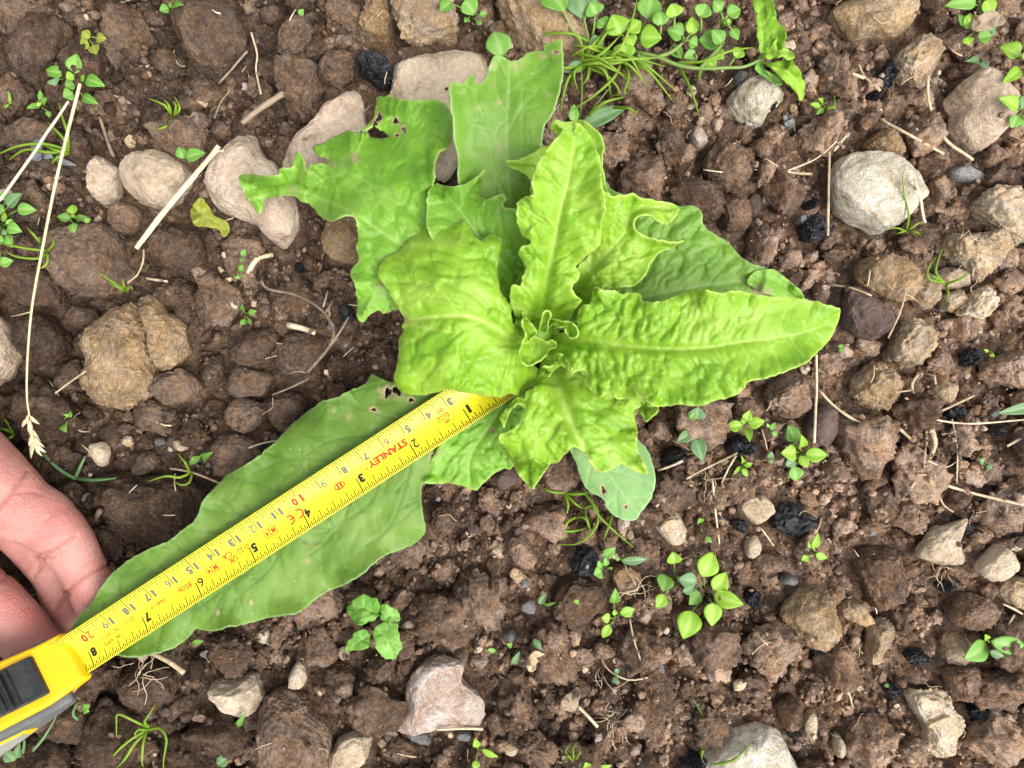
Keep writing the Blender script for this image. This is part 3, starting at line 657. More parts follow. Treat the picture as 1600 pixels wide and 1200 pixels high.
MARKS = [(243,281,'the rounded buff stone'),(390,300,'the pinkish tan slab'),(680,140,'the large pale block'),(1360,30,'the big ochre rock'),(1530,170,'the angular pale stone'),(1362,302,'the whitish rounded stone'),
    (1183,163,'the mottled white stone'),(1515,395,'the rough cream clod'),(1350,495,'the purplish cracked stone'),(1370,602,'the ochre clod with a white fleck'),(1285,668,'the striped grey brown stone'),(1465,850,'the kite shaped stone'),
    (1262,965,'the large olive tan clod'),(1460,1130,'the crumbling cream clod'),(1170,1170,'the soil crusted round stone'),(685,1085,'the pink quartz stone'),(375,1085,'the angular cream stone'),(460,1140,'the great smooth clod'),
    (195,560,'the huge split clod'),(145,410,'the reddish brown clod'),(332,60,'the slate brown clod'),(245,795,'the wide flat clod'),(905,940,'the crumb covered clod'),(1237,812,'the large charcoal lump'),(585,980,'the nettle seedling'),
    (1090,940,'the large chickweed'),(1250,710,'the round leaved chickweed'),(1090,680,'the bluish seedling'),(1150,290,'the mossy brown clod'),(1450,700,'the tangle of dry roots'),(70,560,'the dry grass stem'),(480,500,'the forked twig'),
    (960,80,'the grass tuft behind the lettuce'),(450,640,'the knobbly clod by the measured leaf'),(220,1040,'the flaky clod under the leaf tip'),(660,860,'the edge of the measured leaf'),(1550,1010,'the reddish stemmed seedling')]
def near(x, y):
    kk = FPX * 100 / (CAMZ - 0.5); px, py = 800 + x * kk, 600 - y * kk
    return min(MARKS, key=lambda m: (m[0] - px) ** 2 + (m[1] - py) ** 2)[2]
PROTO = {}
for lv, n in ((4, 10), (3, 10)):
    D, F = ico(lv)
    for k in range(n):
        PROTO[lv, k] = mesh_np('soil_clod', lumpy(D, 300 + 17 * k + lv, 1.0 if k % 2 else 0.75, 6 + k % 5), F)
placed = [(o.location.x, o.location.y) for o in COL.objects if o.name.startswith(('stone', 'soil_clod', 'charcoal', 'pebble'))]
def scatter(count, rmin, rmax, fn, gap=0.0022, tries=60000, power=2.0, margin=0.012):
    n = 0; got = []
    half_w, half_h = 0.226 + margin, 0.170 + margin
    for _ in range(tries):
        if n >= count: break
        x = rnd.uniform(-half_w, half_w); y = rnd.uniform(-half_h, half_h)
        r = rmin + (rmax - rmin) * rnd.random() ** power * (1.0 if x < 0.02 else 0.72)
        if look(hidden, x, y) : continue
        s = [float(look(SURF, x + r * a, y + r * b) - look(GND, x + r * a, y + r * b)) for a, b in ((0, 0), (.7, 0), (-.7, 0), (0, .7), (0, -.7))]
        if max(s) > max(gap, r * 0.45) or s[0] > gap * 2: continue
        fn(x, y, r, n); n += 1
    return n
def add_clod(x, y, r, n):
    lv = 4 if r > 0.0055 else 3
    me = PROTO[lv, rnd.randrange(10)]
    o = bpy.data.objects.new('soil_clod', me); COL.objects.link(o)
    o.scale = (r * rnd.uniform(.85, 1.2), r * rnd.uniform(.85, 1.2), r * rnd.uniform(.7, .95))
    o.rotation_euler = (rnd.uniform(0, 6.3), rnd.uniform(0, 6.3), rnd.uniform(0, 6.3))
    o.location = (x, y, float(look(GND, x, y)) + r * 0.5)
    if not me.materials: me.materials.append(M['clod'])
    big = r > 0.0095
    tagit(o, ('brown crumbly soil clod near ' if big else 'small loose brown soil clod near ') + near(x, y), 'soil clod', 'medium clods of the bed' if big else 'small loose clods of the bed')
    D = ico(2)[0]
    stamp(np.stack([x + D[:, 0] * r * .95, y + D[:, 1] * r * .95, o.location.z + D[:, 2] * r * .8], 1))
n1 = scatter(85, 0.0085, 0.0140, add_clod, tries=30000, power=1.3)
n2 = scatter(80, 0.0060, 0.0088, add_clod, tries=30000)
n3 = scatter(70, 0.0042, 0.0062, add_clod, tries=40000)
PEB = {}
D, F = ico(3)
for k in range(8):
    PEB[k] = mesh_np('pebble', lumpy(D, 900 + k, 0.25, 8), F)
def add_peb(x, y, r, n):
    src = PEB[rnd.randrange(8)]
    kind = rnd.choices(['buff', 'paleclod', 'grey', 'quartz', 'purple'], [4, 5, 2, 1.2, 2])[0]
    key = (src.name, kind)
    if key not in PEB:
        PEB[key] = src.copy(); PEB[key].materials.append(M[kind])
    o = bpy.data.objects.new('pebble', PEB[key]); COL.objects.link(o)
    o.scale = (r * rnd.uniform(.8, 1.3), r * rnd.uniform(.8, 1.1), r * rnd.uniform(.6, .9)); o.rotation_euler = (rnd.uniform(-.5, .5), rnd.uniform(-.5, .5), rnd.uniform(0, 6.3))
    o.location = (x, y, float(look(SURF, x, y)) + r * 0.25)
    nm = {'buff': 'buff', 'paleclod': 'cream', 'grey': 'grey', 'quartz': 'pinkish', 'purple': 'purplish brown'}[kind]
    tagit(o, 'tiny %s pebble near ' % nm + near(x, y), 'pebble', 'tiny %s pebbles on the soil' % nm)
    stamp(np.array([[x, y, o.location.z + r * .6]]))
scatter(250, 0.0011, 0.0036, add_peb, gap=0.008, tries=30000, power=2.2)

_r = ROCK.copy()
for _k in range(3):
    _r = _r | np.roll(_r, 1, 0) | np.roll(_r, -1, 0) | np.roll(_r, 1, 1) | np.roll(_r, -1, 1)
ROCK = _r & (SURF - GND > 0.002)
def crumbs(count, level, rmin, rmax, seed, dens):
    rg = np.random.default_rng(seed)
    D, F = ico(level)
    protos = [lumpy(D, 500 + k, 1.0, 6) for k in range(14)]
    x = rg.uniform(-0.262, 0.262, count * 4); y = rg.uniform(-0.203, 0.203, count * 4)
    rise = look(SURF, x, y) - look(GND, x, y)
    clump = fbm(np.stack([x * 38, y * 38, 0 * x + seed], 1), 3, 2)
    keep = ((rise < 0.003) | (rg.random(len(x)) < (0.35 if rmax < 0.002 else 0.16 if rmax < 0.003 else 0.05))) & (~look(ROCK, x, y) | (rg.random(len(x)) < 0.012 * (rmax < 0.002))) & (rg.random(len(x)) < dens + 0.8 * clump + 0.45 * x) & ~(look(hidden, x, y) & (rg.random(len(x)) < 0.8))
    x, y = x[keep][:count], y[keep][:count]; n = len(x)
    r = rmin + (rmax - rmin) * rg.random(n) ** 2.4
    z = look(SURF, x, y) + r * rg.uniform(-.1, .55, n)
    w = rg.normal(size=(n, 4)); w /= np.linalg.norm(w, axis=1)[:, None]
    a, b, c, d = w.T
    Rm = np.stack([np.stack([1-2*(c*c+d*d), 2*(b*c-a*d), 2*(b*d+a*c)], 1), np.stack([2*(b*c+a*d), 1-2*(b*b+d*d), 2*(c*d-a*b)], 1), np.stack([2*(b*d-a*c), 2*(c*d+a*b), 1-2*(b*b+c*c)], 1)], 1)
    P = np.array(protos)[rg.integers(0, 14, n)]
    P = P * rg.uniform(.7, 1.25, (n, 1, 3))
    V = np.einsum('nij,nvj->nvi', Rm, P) * r[:, None, None] + np.stack([x, y, z], 1)[:, None]
    FF = F[None] + (np.arange(n) * len(D))[:, None, None]
    tone = np.repeat(np.clip(rg.normal(0.5, 0.24, n), 0, 1), len(D))
    me = mesh_np('soil_crumbs', V.reshape(-1, 3), FF.reshape(-1, 3), smooth=level > 1)
    attr(me, 'tone', tone)
    o = obj('soil_crumbs', me, M['crumb'])
    return o
o = crumbs(1200, 3, 0.0022, 0.0050, 21, 0.42); tagit(o, 'loose brown soil lumps filling the gaps between clods', None, None, 'stuff')
o = crumbs(5500, 2, 0.0010, 0.0024, 23, 0.5); tagit(o, 'loose brown soil crumbs strewn between the lumps', None, None, 'stuff')
o = crumbs(22000, 1, 0.0004, 0.0013, 22, 0.7); tagit(o, 'fine brown soil grains scattered over the bed', None, None, 'stuff')
# ------------------------------------------------------------------ the lettuce
LET = empty('lettuce_plant', PX(840, 520, 0.0), 'leafy green lettuce with ragged leaves growing in the middle of the bed', 'lettuce')
def leaf(outline, mid, mat, label=None, cup=(0.0, 0.0), ruff=(0.0, 40.0), blis=(0.0, 14.0, 22.0, 0.35), holes=(), scars=(), rimw=2.3, ribw=(9.0, 2.0), groove=0.12,
         step=2.7, veins=42.0, parent=None, name='leaf', seed=1, edge_up=0.0, edge_w=14.0, serr=0.9, W=None, thick=0.00045, tilt=(0.0, 0.0), vein_ang=52, vw=1.3):
    """one leaf blade: outline in photo pixels, midrib as (px, py, z cm) from base to tip; every point gets its own height"""
    O = catmull(outline, 2.6)
    # small irregular teeth along the margin
    t = np.roll(O, -1, 0) - np.roll(O, 1, 0); L = np.maximum(np.hypot(t[:, 0], t[:, 1]), 1e-6)
    nrm = np.stack([t[:, 1], -t[:, 0]], 1) / L[:, None]
    q = np.cumsum(np.hypot(*(O - np.roll(O, 1, 0)).T))
    O = O + nrm * (vnoise(np.stack([q / 7.0, 0 * q + seed, 0 * q], 1), seed) * serr + vnoise(np.stack([q / 19.0, 0 * q + seed, 0 * q], 1), seed + 5) * serr)[:, None]
    lo, hi = O.min(0) - 2, O.max(0) + 2
    ys = np.arange(lo[1], hi[1], step * 0.866); G = []
    for k, y in enumerate(ys):
        xs = np.arange(lo[0] + (step / 2 if k % 2 else 0), hi[0], step); G.append(np.stack([xs, 0 * xs + y], 1))
    G = np.concatenate(G); rg = np.random.default_rng(seed); G = G + rg.uniform(-.25, .25, G.shape) * step
    G = G[inside(G, O)]
    e, _, _, _ = seg_dist(G, O, np.roll(O, -1, 0)); G = G[e > step * 0.6]
    loops = [O]
    for (hx_, hy_, r1, r2, ro) in holes:
        a = np.linspace(0, 2 * math.pi, 15)[:-1]
        rr = 1 + 0.28 * np.sin(3 * a + hx_) + 0.15 * np.sin(5 * a)
        c, s_ = math.cos(R(ro)), math.sin(R(ro))
        u, v = r1 * rr * np.cos(a), r2 * rr * np.sin(a)
        H = np.stack([hx_ + u * c - v * s_, hy_ + u * s_ + v * c], 1)
        e, _, _, _ = seg_dist(G, H, np.roll(H, -1, 0)); G = G[(e > step * 0.5) & ~inside(G, H)]
        loops.append(H)
    P = np.concatenate(loops + [G]); E = []; o_ = 0
    for l in loops:
        n = len(l); E += [(o_ + i, o_ + (i + 1) % n) for i in range(n)]; o_ += n
    V2, _, F2, _, _, _ = delaunay_2d_cdt([Vector(p) for p in P], E, [], 0, 1e-5)
    P = np.array([v[:] for v in V2]); F = np.array([f for f in F2 if len(f) == 3])
    cen = P[F].mean(1); ok = inside(cen, O)
    for h in loops[1:]: ok &= ~inside(cen, h)
    F = F[ok]
    used = np.unique(F); remap = -np.ones(len(P), int); remap[used] = np.arange(len(used)); P = P[used]; F = remap[F]
    # wind all triangles face up
    a, b, c = P[F[:, 0]], P[F[:, 1]], P[F[:, 2]]
    cr = (b[:, 0] - a[:, 0]) * (c[:, 1] - a[:, 1]) - (b[:, 1] - a[:, 1]) * (c[:, 0] - a[:, 0])
    F[cr > 0] = F[cr > 0][:, ::-1]
    mid = catmull(np.array(mid, float), 6, closed=False)
    d, i, tt, sg = seg_dist(P, mid[:-1, :2], mid[1:, :2])
    seg = np.hypot(*(mid[1:, :2] - mid[:-1, :2]).T); cs = np.concatenate([[0], np.cumsum(seg)]); Ltot = cs[-1]
    s = cs[i] + tt * seg[i]; sn = s / Ltot
    zm = mid[i, 2] * (1 - tt) + mid[i + 1, 2] * tt
    Wd = W or np.percentile(d, 95)
    dn = d / Wd
    e, ei, et, _ = seg_dist(P, O, np.roll(O, -1, 0))
    eh = e.copy()
    for h in loops[1:]: eh = np.minimum(eh, seg_dist(P, h, np.roll(h, -1, 0))[0])
    q = np.concatenate([[0], np.cumsum(np.hypot(*(np.roll(O, -1, 0) - O).T))])[ei]
    cu = np.where(sg < 0, cup[0], cup[1]); ti = np.where(sg < 0, tilt[0], tilt[1])
    z = zm + cu * dn ** 2 + ti * dn
    # ruffled margin
    w = np.clip(1 - e / (edge_w * 3), 0, 1) ** 1.5
    ph = fbm(np.stack([q / ruff[1], 0 * q + seed * 3.1, 0 * q], 1), 2, seed)
    z = z + ruff[0] * w * 2.2 * ph + edge_up * np.clip(1 - e / edge_w, 0, 1) ** 2
    # slow buckling of the blade
    z = z + 0.16 * fbm(np.stack([P[:, 0] / 45, P[:, 1] / 45, 0 * s + seed], 1), 2, seed + 2) * np.clip(dn * 2, 0, 1)
    # blisters between the veins, strongest near the base
    amp, ls, ld, keep = blis
    ang = math.tan(R(90 - vein_ang))
    warp = fbm(np.stack([P[:, 0] / 30, P[:, 1] / 30, 0 * s + seed + 7], 1), 2, seed + 4)
    u = (s - d * ang) / ls + 0.7 * warp; v = d / ld + np.where(sg < 0, 40, 0) + 0.5 * warp
    f1, f2 = worley(np.stack([u, v], 1), seed + 3)
    bump = np.clip(1 - (f1 / 0.78) ** 2, 0, 1) ** 0.8
    g1, g2 = worley(np.stack([u * 2.1, v * 2.1], 1), seed + 8)
    bump = bump + 0.3 * np.clip(1 - (g1 / 0.78) ** 2, 0, 1)
    fade = (keep + (1 - keep) * np.clip(1.25 - 1.5 * sn, 0, 1)) * np.clip((d - 0.5 * ribw[0] * (1 - sn)) / 12, 0, 1) * np.clip(e / 10 + 0.25, 0, 1)
    z = z + amp * fade * (bump - 0.45)
    rw = ribw[0] * (1 - sn) + ribw[1] * sn
    rib = np.exp(-(d / rw) ** 2)
    z = z - groove * rib * np.clip(1 - 1.15 * sn, 0.05, 1)
    # side veins
    VA, VB = [], []
    k = 0; sv = veins * 0.4
    while sv < Ltot * 0.93 and veins > 0:
        j = min(np.searchsorted(cs, sv), len(cs) - 1); j = max(j, 1)
        T_ = mid[j, :2] - mid[j - 1, :2]; T_ = T_ / (np.hypot(*T_) + 1e-9)
        side = 1 if k % 2 else -1
        p = mid[j, :2].copy(); a0 = R(vein_ang) * side; ln = Wd * 1.7 * rg.uniform(.8, 1.1); st = 7.0; aa = a0
        while ln > 0:
            dv = np.array([T_[0] * math.cos(aa) - T_[1] * math.sin(aa), T_[0] * math.sin(aa) + T_[1] * math.cos(aa)])
            p2 = p + dv * st; VA.append(p.copy()); VB.append(p2.copy())
            if rg.random() < 0.16:
                b2 = aa + side * rg.uniform(.5, .9) * (1 if rg.random() < .5 else -1.2); pp = p2.copy()
                for _ in range(rg.integers(2, 6)):
                    dv2 = np.array([T_[0] * math.cos(b2) - T_[1] * math.sin(b2), T_[0] * math.sin(b2) + T_[1] * math.cos(b2)])
                    p3 = pp + dv2 * st; VA.append(pp); VB.append(p3); pp = p3; b2 += rg.normal(0, .2)
            p = p2; aa += -side * 0.035 + rg.normal(0, .09); ln -= st
        sv += veins * rg.uniform(.35, .62); k += 1
    vein = np.zeros(len(P))
    if VA:
        dv, _, _, _ = seg_dist(P, np.array(VA), np.array(VB))
        vein = np.exp(-(dv / vw) ** 2) * np.clip(1.1 - d / Wd * 0.6, 0.25, 1) * 0.6
        z = z - 0.028 * np.exp(-(dv / 2.6) ** 2)
    vein = np.maximum(vein, np.exp(-(d / (rw * 0.5)) ** 2) * np.clip((sn - 0.12) * 2.6, 0.08, 1) * 0.95)
    rim = np.exp(-(e / rimw) ** 2) * 0.8
    scar = np.exp(-(np.maximum(eh - 0.2, 0) / 2.2) ** 2) * (eh < e - 0.01)
    for (sx, sy, sr, sa) in scars:
        dd = np.hypot(P[:, 0] - sx, P[:, 1] - sy) + 0.5 * sr * vnoise(np.stack([P[:, 0] / 4, P[:, 1] / 4, 0 * d], 1), seed)
        scar = np.maximum(scar, sa * np.clip(1.3 - dd / sr, 0, 1))
    V = PXA(P, 0 * z); kk = (CAMZ - z) / FPX / 100
    V = np.stack([(P[:, 0] - 800) * kk, (600 - P[:, 1]) * kk, z / 100], 1)
    me = mesh_np(name, V, F)
    attr(me, 'vein', vein); attr(me, 'rim', rim); attr(me, 'scar', np.clip(scar, 0, 1))
    ob = obj(name, me, M[mat], parent if parent is not None else LET)
    m = ob.modifiers.new('thickness', 'SOLIDIFY'); m.thickness = thick; m.offset = -1
    if label: ob['label'] = label
    return ob

leaf(LEAF['M'], [(835,545,1.7),(760,610,2.2),(690,655,2.8),(600,715,3.02),(500,778,3.10),(400,842,3.2),(300,906,3.32),(200,970,3.38),(110,1030,3.42)], 'leaf_blue', 'longest lettuce leaf, dull green, lying flat under the tape',
     cup=(-0.2, -0.36), ruff=(0.34, 52), blis=(0.05, 26, 40, 0.5), holes=[(620,609,6,9,-20),(606,613,5,8,20),(642,625,4,3,0),(584,640,4,2.5,10),(676,712,2.2,2.2,0)],
     scars=[(545,650,7,.5),(520,640,5,.5),(393,941,4,.9),(340,958,4,.8),(486,850,8,.35),(478,876,7,.45),(472,900,5,.35),(602,612,12,.8),(625,615,13,.5),(585,641,8,.7)], rimw=2.0, ribw=(13, 3), groove=0.1, veins=60, seed=3, W=105, edge_w=10, vein_ang=58, vw=1.8, step=2.4)
leaf([(660,752),(685,756),(700,754),(717,759),(737,766),(746,767),(755,757),(767,745),(785,733),(800,732),(815,690),(828,620),(832,556),(800,580),(755,622),(715,660),(690,690),(672,722)], [(836,548,2.2),(800,610,2.55),(765,665,2.75),(735,715,2.8),(735,760,2.75)], 'leaf_mid', 'dark blistered leaf with wavy edge just under the tape', cup=(-0.1, 0.05), ruff=(0.35, 34), blis=(0.22, 18, 24, 0.9), scars=[(688,708,6,.6)], holes=[(770,672,2,2,0)], ribw=(8, 3), seed=33, W=60)
leaf(LEAF['L'], [(850,570,2.4),(900,660,2.7),(950,740,2.8),(1000,806,2.6)], 'leaf_under', 'pale grey green rounded leaf below the others', cup=(-0.15, -0.15), ruff=(0.1, 60), blis=(0.02, 22, 30, 0.5), holes=[(943,766,3,6,-15),(978,792,1.8,2.6,0)], ribw=(5, 1.5), groove=0.02, seed=4, rimw=1.6, veins=55)
leaf(LEAF['I'], [(860,505,2.6),(930,485,3.3),(1000,466,3.7),(1060,453,3.8),(1120,444,3.8),(1185,440,3.6),(1245,460,3.3)], 'leaf_old', 'dull green leaf with torn browned tip behind the bright pointed leaf', cup=(-0.3, -0.2), ruff=(0.2, 60), blis=(0.24, 26, 30, 0.7), scars=[(1184,453,9,1.0),(1197,457,8,1.0),(1172,447,5,.9)], ribw=(9, 4), seed=5, rimw=2.0, veins=46)
leaf([(1168,441),(1175,427),(1190,421),(1210,422),(1228,436),(1246,448),(1256,467),(1232,470),(1200,460),(1180,452)], [(1172,440,3.85),(1200,432,4.0),(1245,462,3.6)], 'leaf_mid', 'torn tip of the dull leaf, folded back with pale edge', cup=(0.1, 0.1), ruff=(0.15, 20), blis=(0.03, 16, 16, 1), scars=[(1186,452,9,.9),(1200,456,6,.8)], ribw=(2, 1), groove=0, veins=0, seed=51, rimw=2.6, W=24)
leaf(LEAF['C'], [(840,470,2.9),(815,390,4.2),(797,305,5.2),(792,225,5.8),(794,155,6.1),(797,94,6.0)], 'leaf_old', 'upright flat leaf with chewed top edge and pale blotches', cup=(0.45, 0.45), ruff=(0.12, 70), blis=(0.03, 26, 30, 0.6), holes=[(868,82,4.5,2.4,-15)],
     scars=[(777,160,7,.55),(783,228,7,.6),(848,89,6,.7),(857,147,5,.45),(805,102,9,.5),(765,239,5,.3),(804,282,4,.6),(747,168,5,.3),(725,145,4,.4),(769,133,5,.3),(818,177,3,.4),(826,178,3,.4),(768,102,6,.6),(845,233,3,.3),(830,80,5,.5)], ribw=(7, 3.2), groove=0.04, veins=70, seed=6, rimw=2.0, vein_ang=40)
leaf(LEAF['A'], [(838,510,3.4),(760,455,4.7),(690,415,5.5),(630,383,5.8),(594,361,5.8),(555,335,5.4),(506,312,4.6),(457,298,3.9),(388,312,3.2)], 'leaf_mid', 'bitten leaf with long ragged tip reaching over the pale slabs', cup=(0.55, -0.9), ruff=(0.55, 55), blis=(0.20, 38, 42, 0.7),
     holes=[(592,183,4,7,20),(586,193,3.5,5,10),(618,189,4.5,3.8,30),(631,202,3,5,-20),(620,211,3,2,0)], scars=[(553,247,9,1.0),(535,255,7,.4),(520,257,6,.45),(592,446,8,.45),(612,293,4,.4),(457,298,10,.5)], ribw=(11, 4), seed=7, veins=62, W=150)
leaf(LEAF['D'], [(845,492,3.3),(800,430,5.0),(750,370,5.9),(720,330,6.0),(695,300,5.8)], 'leaf_mid', 'small leaf with a horn shaped lobe between bigger leaves', cup=(0.5, 0.35), ruff=(0.4, 40), blis=(0.13, 18, 22, 0.7), scars=[(781,327,4,.5)], seed=8, ribw=(6, 2))
leaf(LEAF['E'], [(855,485,3.8),(862,420,5.2),(868,340,6.1),(875,270,6.4),(890,200,6.2)], 'leaf_bright', 'leaf hidden behind the upright blistered leaf, lobes at both sides', cup=(0.15, 0.2), ruff=(0.45, 45), blis=(0.08, 16, 22, 0.6), seed=9, ribw=(6, 2))
leaf(LEAF['G'], [(848,488,3.9),(838,430,5.0),(820,380,5.5),(800,372,5.4)], 'leaf_bright', 'small notched leaf edge left of the upright blistered leaf', cup=(0.2, 0.2), ruff=(0.3, 30), seed=10, ribw=(4, 2))
leaf(LEAF['J'], [(872,490,3.9),(905,440,5.6),(945,400,6.6),(975,365,6.9),(990,330,7.0),(1040,322,6.8)], 'leaf_bright', 'ruffled bright leaf curling open like a scoop beside the upright leaf', cup=(0.3, -0.5), ruff=(0.6, 50), blis=(0.25, 15, 22, 0.8), seed=12, ribw=(5, 2), edge_up=0.3)
leaf(LEAF['N'], [(910,570,4.6),(960,610,4.9),(1005,635,4.9),(1022,642,4.9)], 'leaf_bright', 'small folded leaf edge peeping from under the pointed leaf', cup=(-0.2, 0.2), ruff=(0.4, 24), seed=13, ribw=(4, 2))
leaf(LEAF['K'], [(858,545,3.7),(866,585,4.6),(880,630,5.3),(897,672,5.4),(917,712,5.2),(931,737,4.9)], 'leaf_bright', 'broad leaf with thick stalk and three pointed lobes, cut tip', cup=(-0.1, -0.15), ruff=(0.5, 42), blis=(0.26, 26, 30, 0.8), scars=[(934,738,5,.9),(830,668,3,.3)], ribw=(19, 6), groove=0.42, seed=14, veins=50, W=95)
leaf(LEAF['B'], [(842,535,4.3),(820,533,5.6),(797,528,6.5),(773,511,7.0),(749,500,7.3),(725,494,7.5),(696,494,7.5),(660,497,7.2),(632,502,6.8)], 'leaf_bright', 'wide drooping bright leaf hanging over the end of the tape', cup=(-0.75, -0.7), ruff=(0.4, 60), blis=(0.24, 32, 34, 0.8), scars=[(636,501,4,.8),(803,585,3,.6),(780,609,3,.6),(752,637,2,.4)], ribw=(12, 4), groove=0.25, seed=15, veins=62, W=118, edge_up=-0.15)
leaf(LEAF['H'], [(852,530,4.2),(868,531,5.4),(890,531,6.2),(930,533,6.8),(975,540,7.2),(1020,544,7.5),(1060,545,7.7),(1105,543,7.9),(1147,536,8.0),(1205,529,8.0),(1250,521,7.8),(1290,508,7.5)], 'leaf_bright', 'longest bright leaf, blistered near its base with smooth pointed end', cup=(0.2, 0.1), ruff=(0.42, 46), blis=(0.30, 14.5, 24, 0.14), scars=[(1078,612,4,.5),(973,540,2,.6)], ribw=(9, 2.2), groove=0.2, seed=16, veins=44, vein_ang=74, W=85)
leaf(LEAF['F'], [(850,512,4.0),(847,495,5.2),(847,475,6.2),(854,434,7.2),(865,385,8.0),(875,330,8.7),(887,285,9.1),(896,230,9.4),(899,196,9.4)], 'leaf_bright', 'upright tongue shaped leaf with blistered surface facing up', cup=(0.35, 0.35), ruff=(0.4, 40), blis=(0.27, 19, 27, 0.35), ribw=(11, 2), groove=0.28, seed=17, veins=40, vein_ang=60, W=58)
leaf([(779,416),(785,411),(793,420),(800,428),(808,420),(817,413),(820,425),(808,440),(806,455),(796,455),(786,440)], [(803,455,4.3),(800,440,4.6),(795,418,5.0)], 'leaf_mid', 'small dark folded leaf in the gap beside the upright leaf', cup=(.2, .2), ruff=(.2, 14), seed=25, ribw=(3, 1), veins=16, step=2, W=16)
leaf([(806,500),(812,488),(820,492),(828,505),(834,520),(826,530),(812,524),(805,512)], [(832,524,4.9),(820,512,5.4),(810,498,5.6)], 'leaf_bright', 'crinkled scrap of leaf left of the heart', cup=(.2, .2), ruff=(.35, 9), blis=(.1, 6, 7, 1), seed=26, ribw=(2, 1), veins=0, step=1.8, rimw=1.2, W=12)
leaf(HEART4, [(868,580,5.4),(872,565,5.7),(876,556,5.9)], 'leaf_bright', 'tiny crinkled leaf below the heart', cup=(0.2, 0.2), ruff=(0.35, 14), seed=20, ribw=(3, 1), veins=14, step=2, rimw=1.2)
leaf(HEART3, [(846,522,5.0),(851,505,6.0),(855,490,6.6)], 'leaf_bright', 'tiny narrow leaf standing in the heart', cup=(0.3, 0.3), ruff=(0.1, 14), seed=21, ribw=(3, 1), veins=0, step=1.6, rimw=1.2, edge_up=0.15, edge_w=5)
leaf(HEART2, [(852,515,5.4),(870,508,6.5),(895,512,7.0)], 'leaf_bright', 'small rolled leaf in the heart, curled towards the pointed leaf', cup=(0.15, 0.15), ruff=(0.2, 16), seed=22, ribw=(3, 1), veins=0, step=1.6, rimw=1.2, edge_up=0.25, edge_w=6)
leaf(HEART1, [(850,528,5.6),(838,538,6.6),(828,555,7.1),(826,568,7.3)], 'leaf_bright', 'small cupped young leaf at the centre of the lettuce', cup=(0.15, 0.15), ruff=(0.2, 20), seed=23, ribw=(3, 1), veins=18, step=1.6, rimw=1.2, edge_up=0.28, edge_w=6)
# the short stem that carries the rosette
V, F = tube([PX(838, 522, z) for z in (-1.2, 0.5, 1.8, 3.2, 4.4, 5.4)], [0.011, 0.010, 0.009, 0.008, 0.007, 0.004], 12)
me = mesh_np('stem', V, F); obj('stem', me, M['leaf_mid'], LEAF and LET)
# ------------------------------------------------------------------ the tape measure
def plastic(name, col, rough, spec=0.45, wear=0.12, wearcol=None, bumpy=0.12):
    s = NT(name)
    f = s.noise(130, 5, 0.65)
    wc = wearcol or tuple(c * 0.72 for c in col)
    c = s.mix(s.math('MULTIPLY', s.ramp(f, [(0.45, 0.0), (0.7, 1.0)]), wear * 2), col, wc)
    r = s.math('ADD', rough, s.math('MULTIPLY', s.noise(420, 3), 0.14))
    return s.done(s.pbsdf(c, r, spec, s.bump(s.noise(1500, 3), bumpy, 0.0004)))
M['blade'] = plastic('tape_yellow', (0.80, 0.69, 0.012), 0.28, 0.5, 0.16, (0.62, 0.52, 0.03), 0.06)
M['case'] = plastic('case_yellow', (0.80, 0.47, 0.004), 0.42, 0.4, 0.16, (0.58, 0.34, 0.02))
M['rubber'] = plastic('case_grey', (0.105, 0.11, 0.105), 0.6, 0.3, 0.35, (0.19, 0.185, 0.165), 0.3)
M['panel'] = plastic('case_label', (0.30, 0.31, 0.27), 0.4, 0.4, 0.3, (0.20, 0.20, 0.16))
M['lock'] = plastic('lock_black', (0.013, 0.014, 0.017), 0.36, 0.5, 0.25, (0.06, 0.07, 0.05))
M['ink_black'] = plastic('ink_black', (0.018, 0.017, 0.012), 0.5, 0.3)
M['ink_grey'] = plastic('ink_grey', (0.12, 0.115, 0.085), 0.5, 0.3)
M['ink_red'] = plastic('ink_red', (0.70, 0.035, 0.012), 0.5, 0.3)
M['steel'] = plastic('steel', (0.45, 0.45, 0.44), 0.35, 0.5)

AX = np.array([-0.8395, -0.5434]); AY = np.array([0.5434, -0.8395])   # along the blade away from its end, across it
def blade_z(t): return 3.10 + 0.036 * t + 0.05 * np.sin(t * 0.55 + 1.0)
def blade_pt(t, y, up=0.0):
    t = np.asarray(t, float); y = np.asarray(y, float)
    z = blade_z(t) + 0.36 * y * y - 0.08
    x0, y0 = 704.5 - 33.0 * (t - 3), 643.5 + 21.375 * (t - 3)
    k = (CAMZ - blade_z(t)) / FPX
    X = (x0 - 800) * k + AX[0] * 0 + AY[0] * y; Y = (600 - y0) * k + AY[1] * y
    return np.stack([X / 100, Y / 100, (z + up) / 100], -1)
def tape_of(px, py):
    """blade coordinates of a photo pixel"""
    d = np.array([px - 704.5, py - 643.5]); e = np.array([-33.0, 21.375]); n = np.array([21.375, 33.0])
    return 3 + d @ e / (e @ e), d @ n / (n @ n)
HW = 0.86; TEND = 0.2; TCASE = 21.25
TP = empty('tape_measure', tuple(blade_pt(20.9, 0)), 'yellow steel tape measure pulled out along the longest lettuce leaf', 'tape measure')
ts = np.linspace(TEND, TCASE + 0.6, 120); yy = np.linspace(-HW, HW, 15)
A, B_ = np.meshgrid(ts, yy, indexing='ij')
V = blade_pt(A.ravel(), B_.ravel())
ix = (np.arange(len(ts) - 1)[:, None] * len(yy) + np.arange(len(yy) - 1)[None]).ravel()
F = np.stack([ix, ix + 1, ix + 1 + len(yy), ix + len(yy)], 1)
n0 = np.cross(V[F[0, 1]] - V[F[0, 0]], V[F[0, 2]] - V[F[0, 0]])
if n0[2] < 0: F = F[:, ::-1]
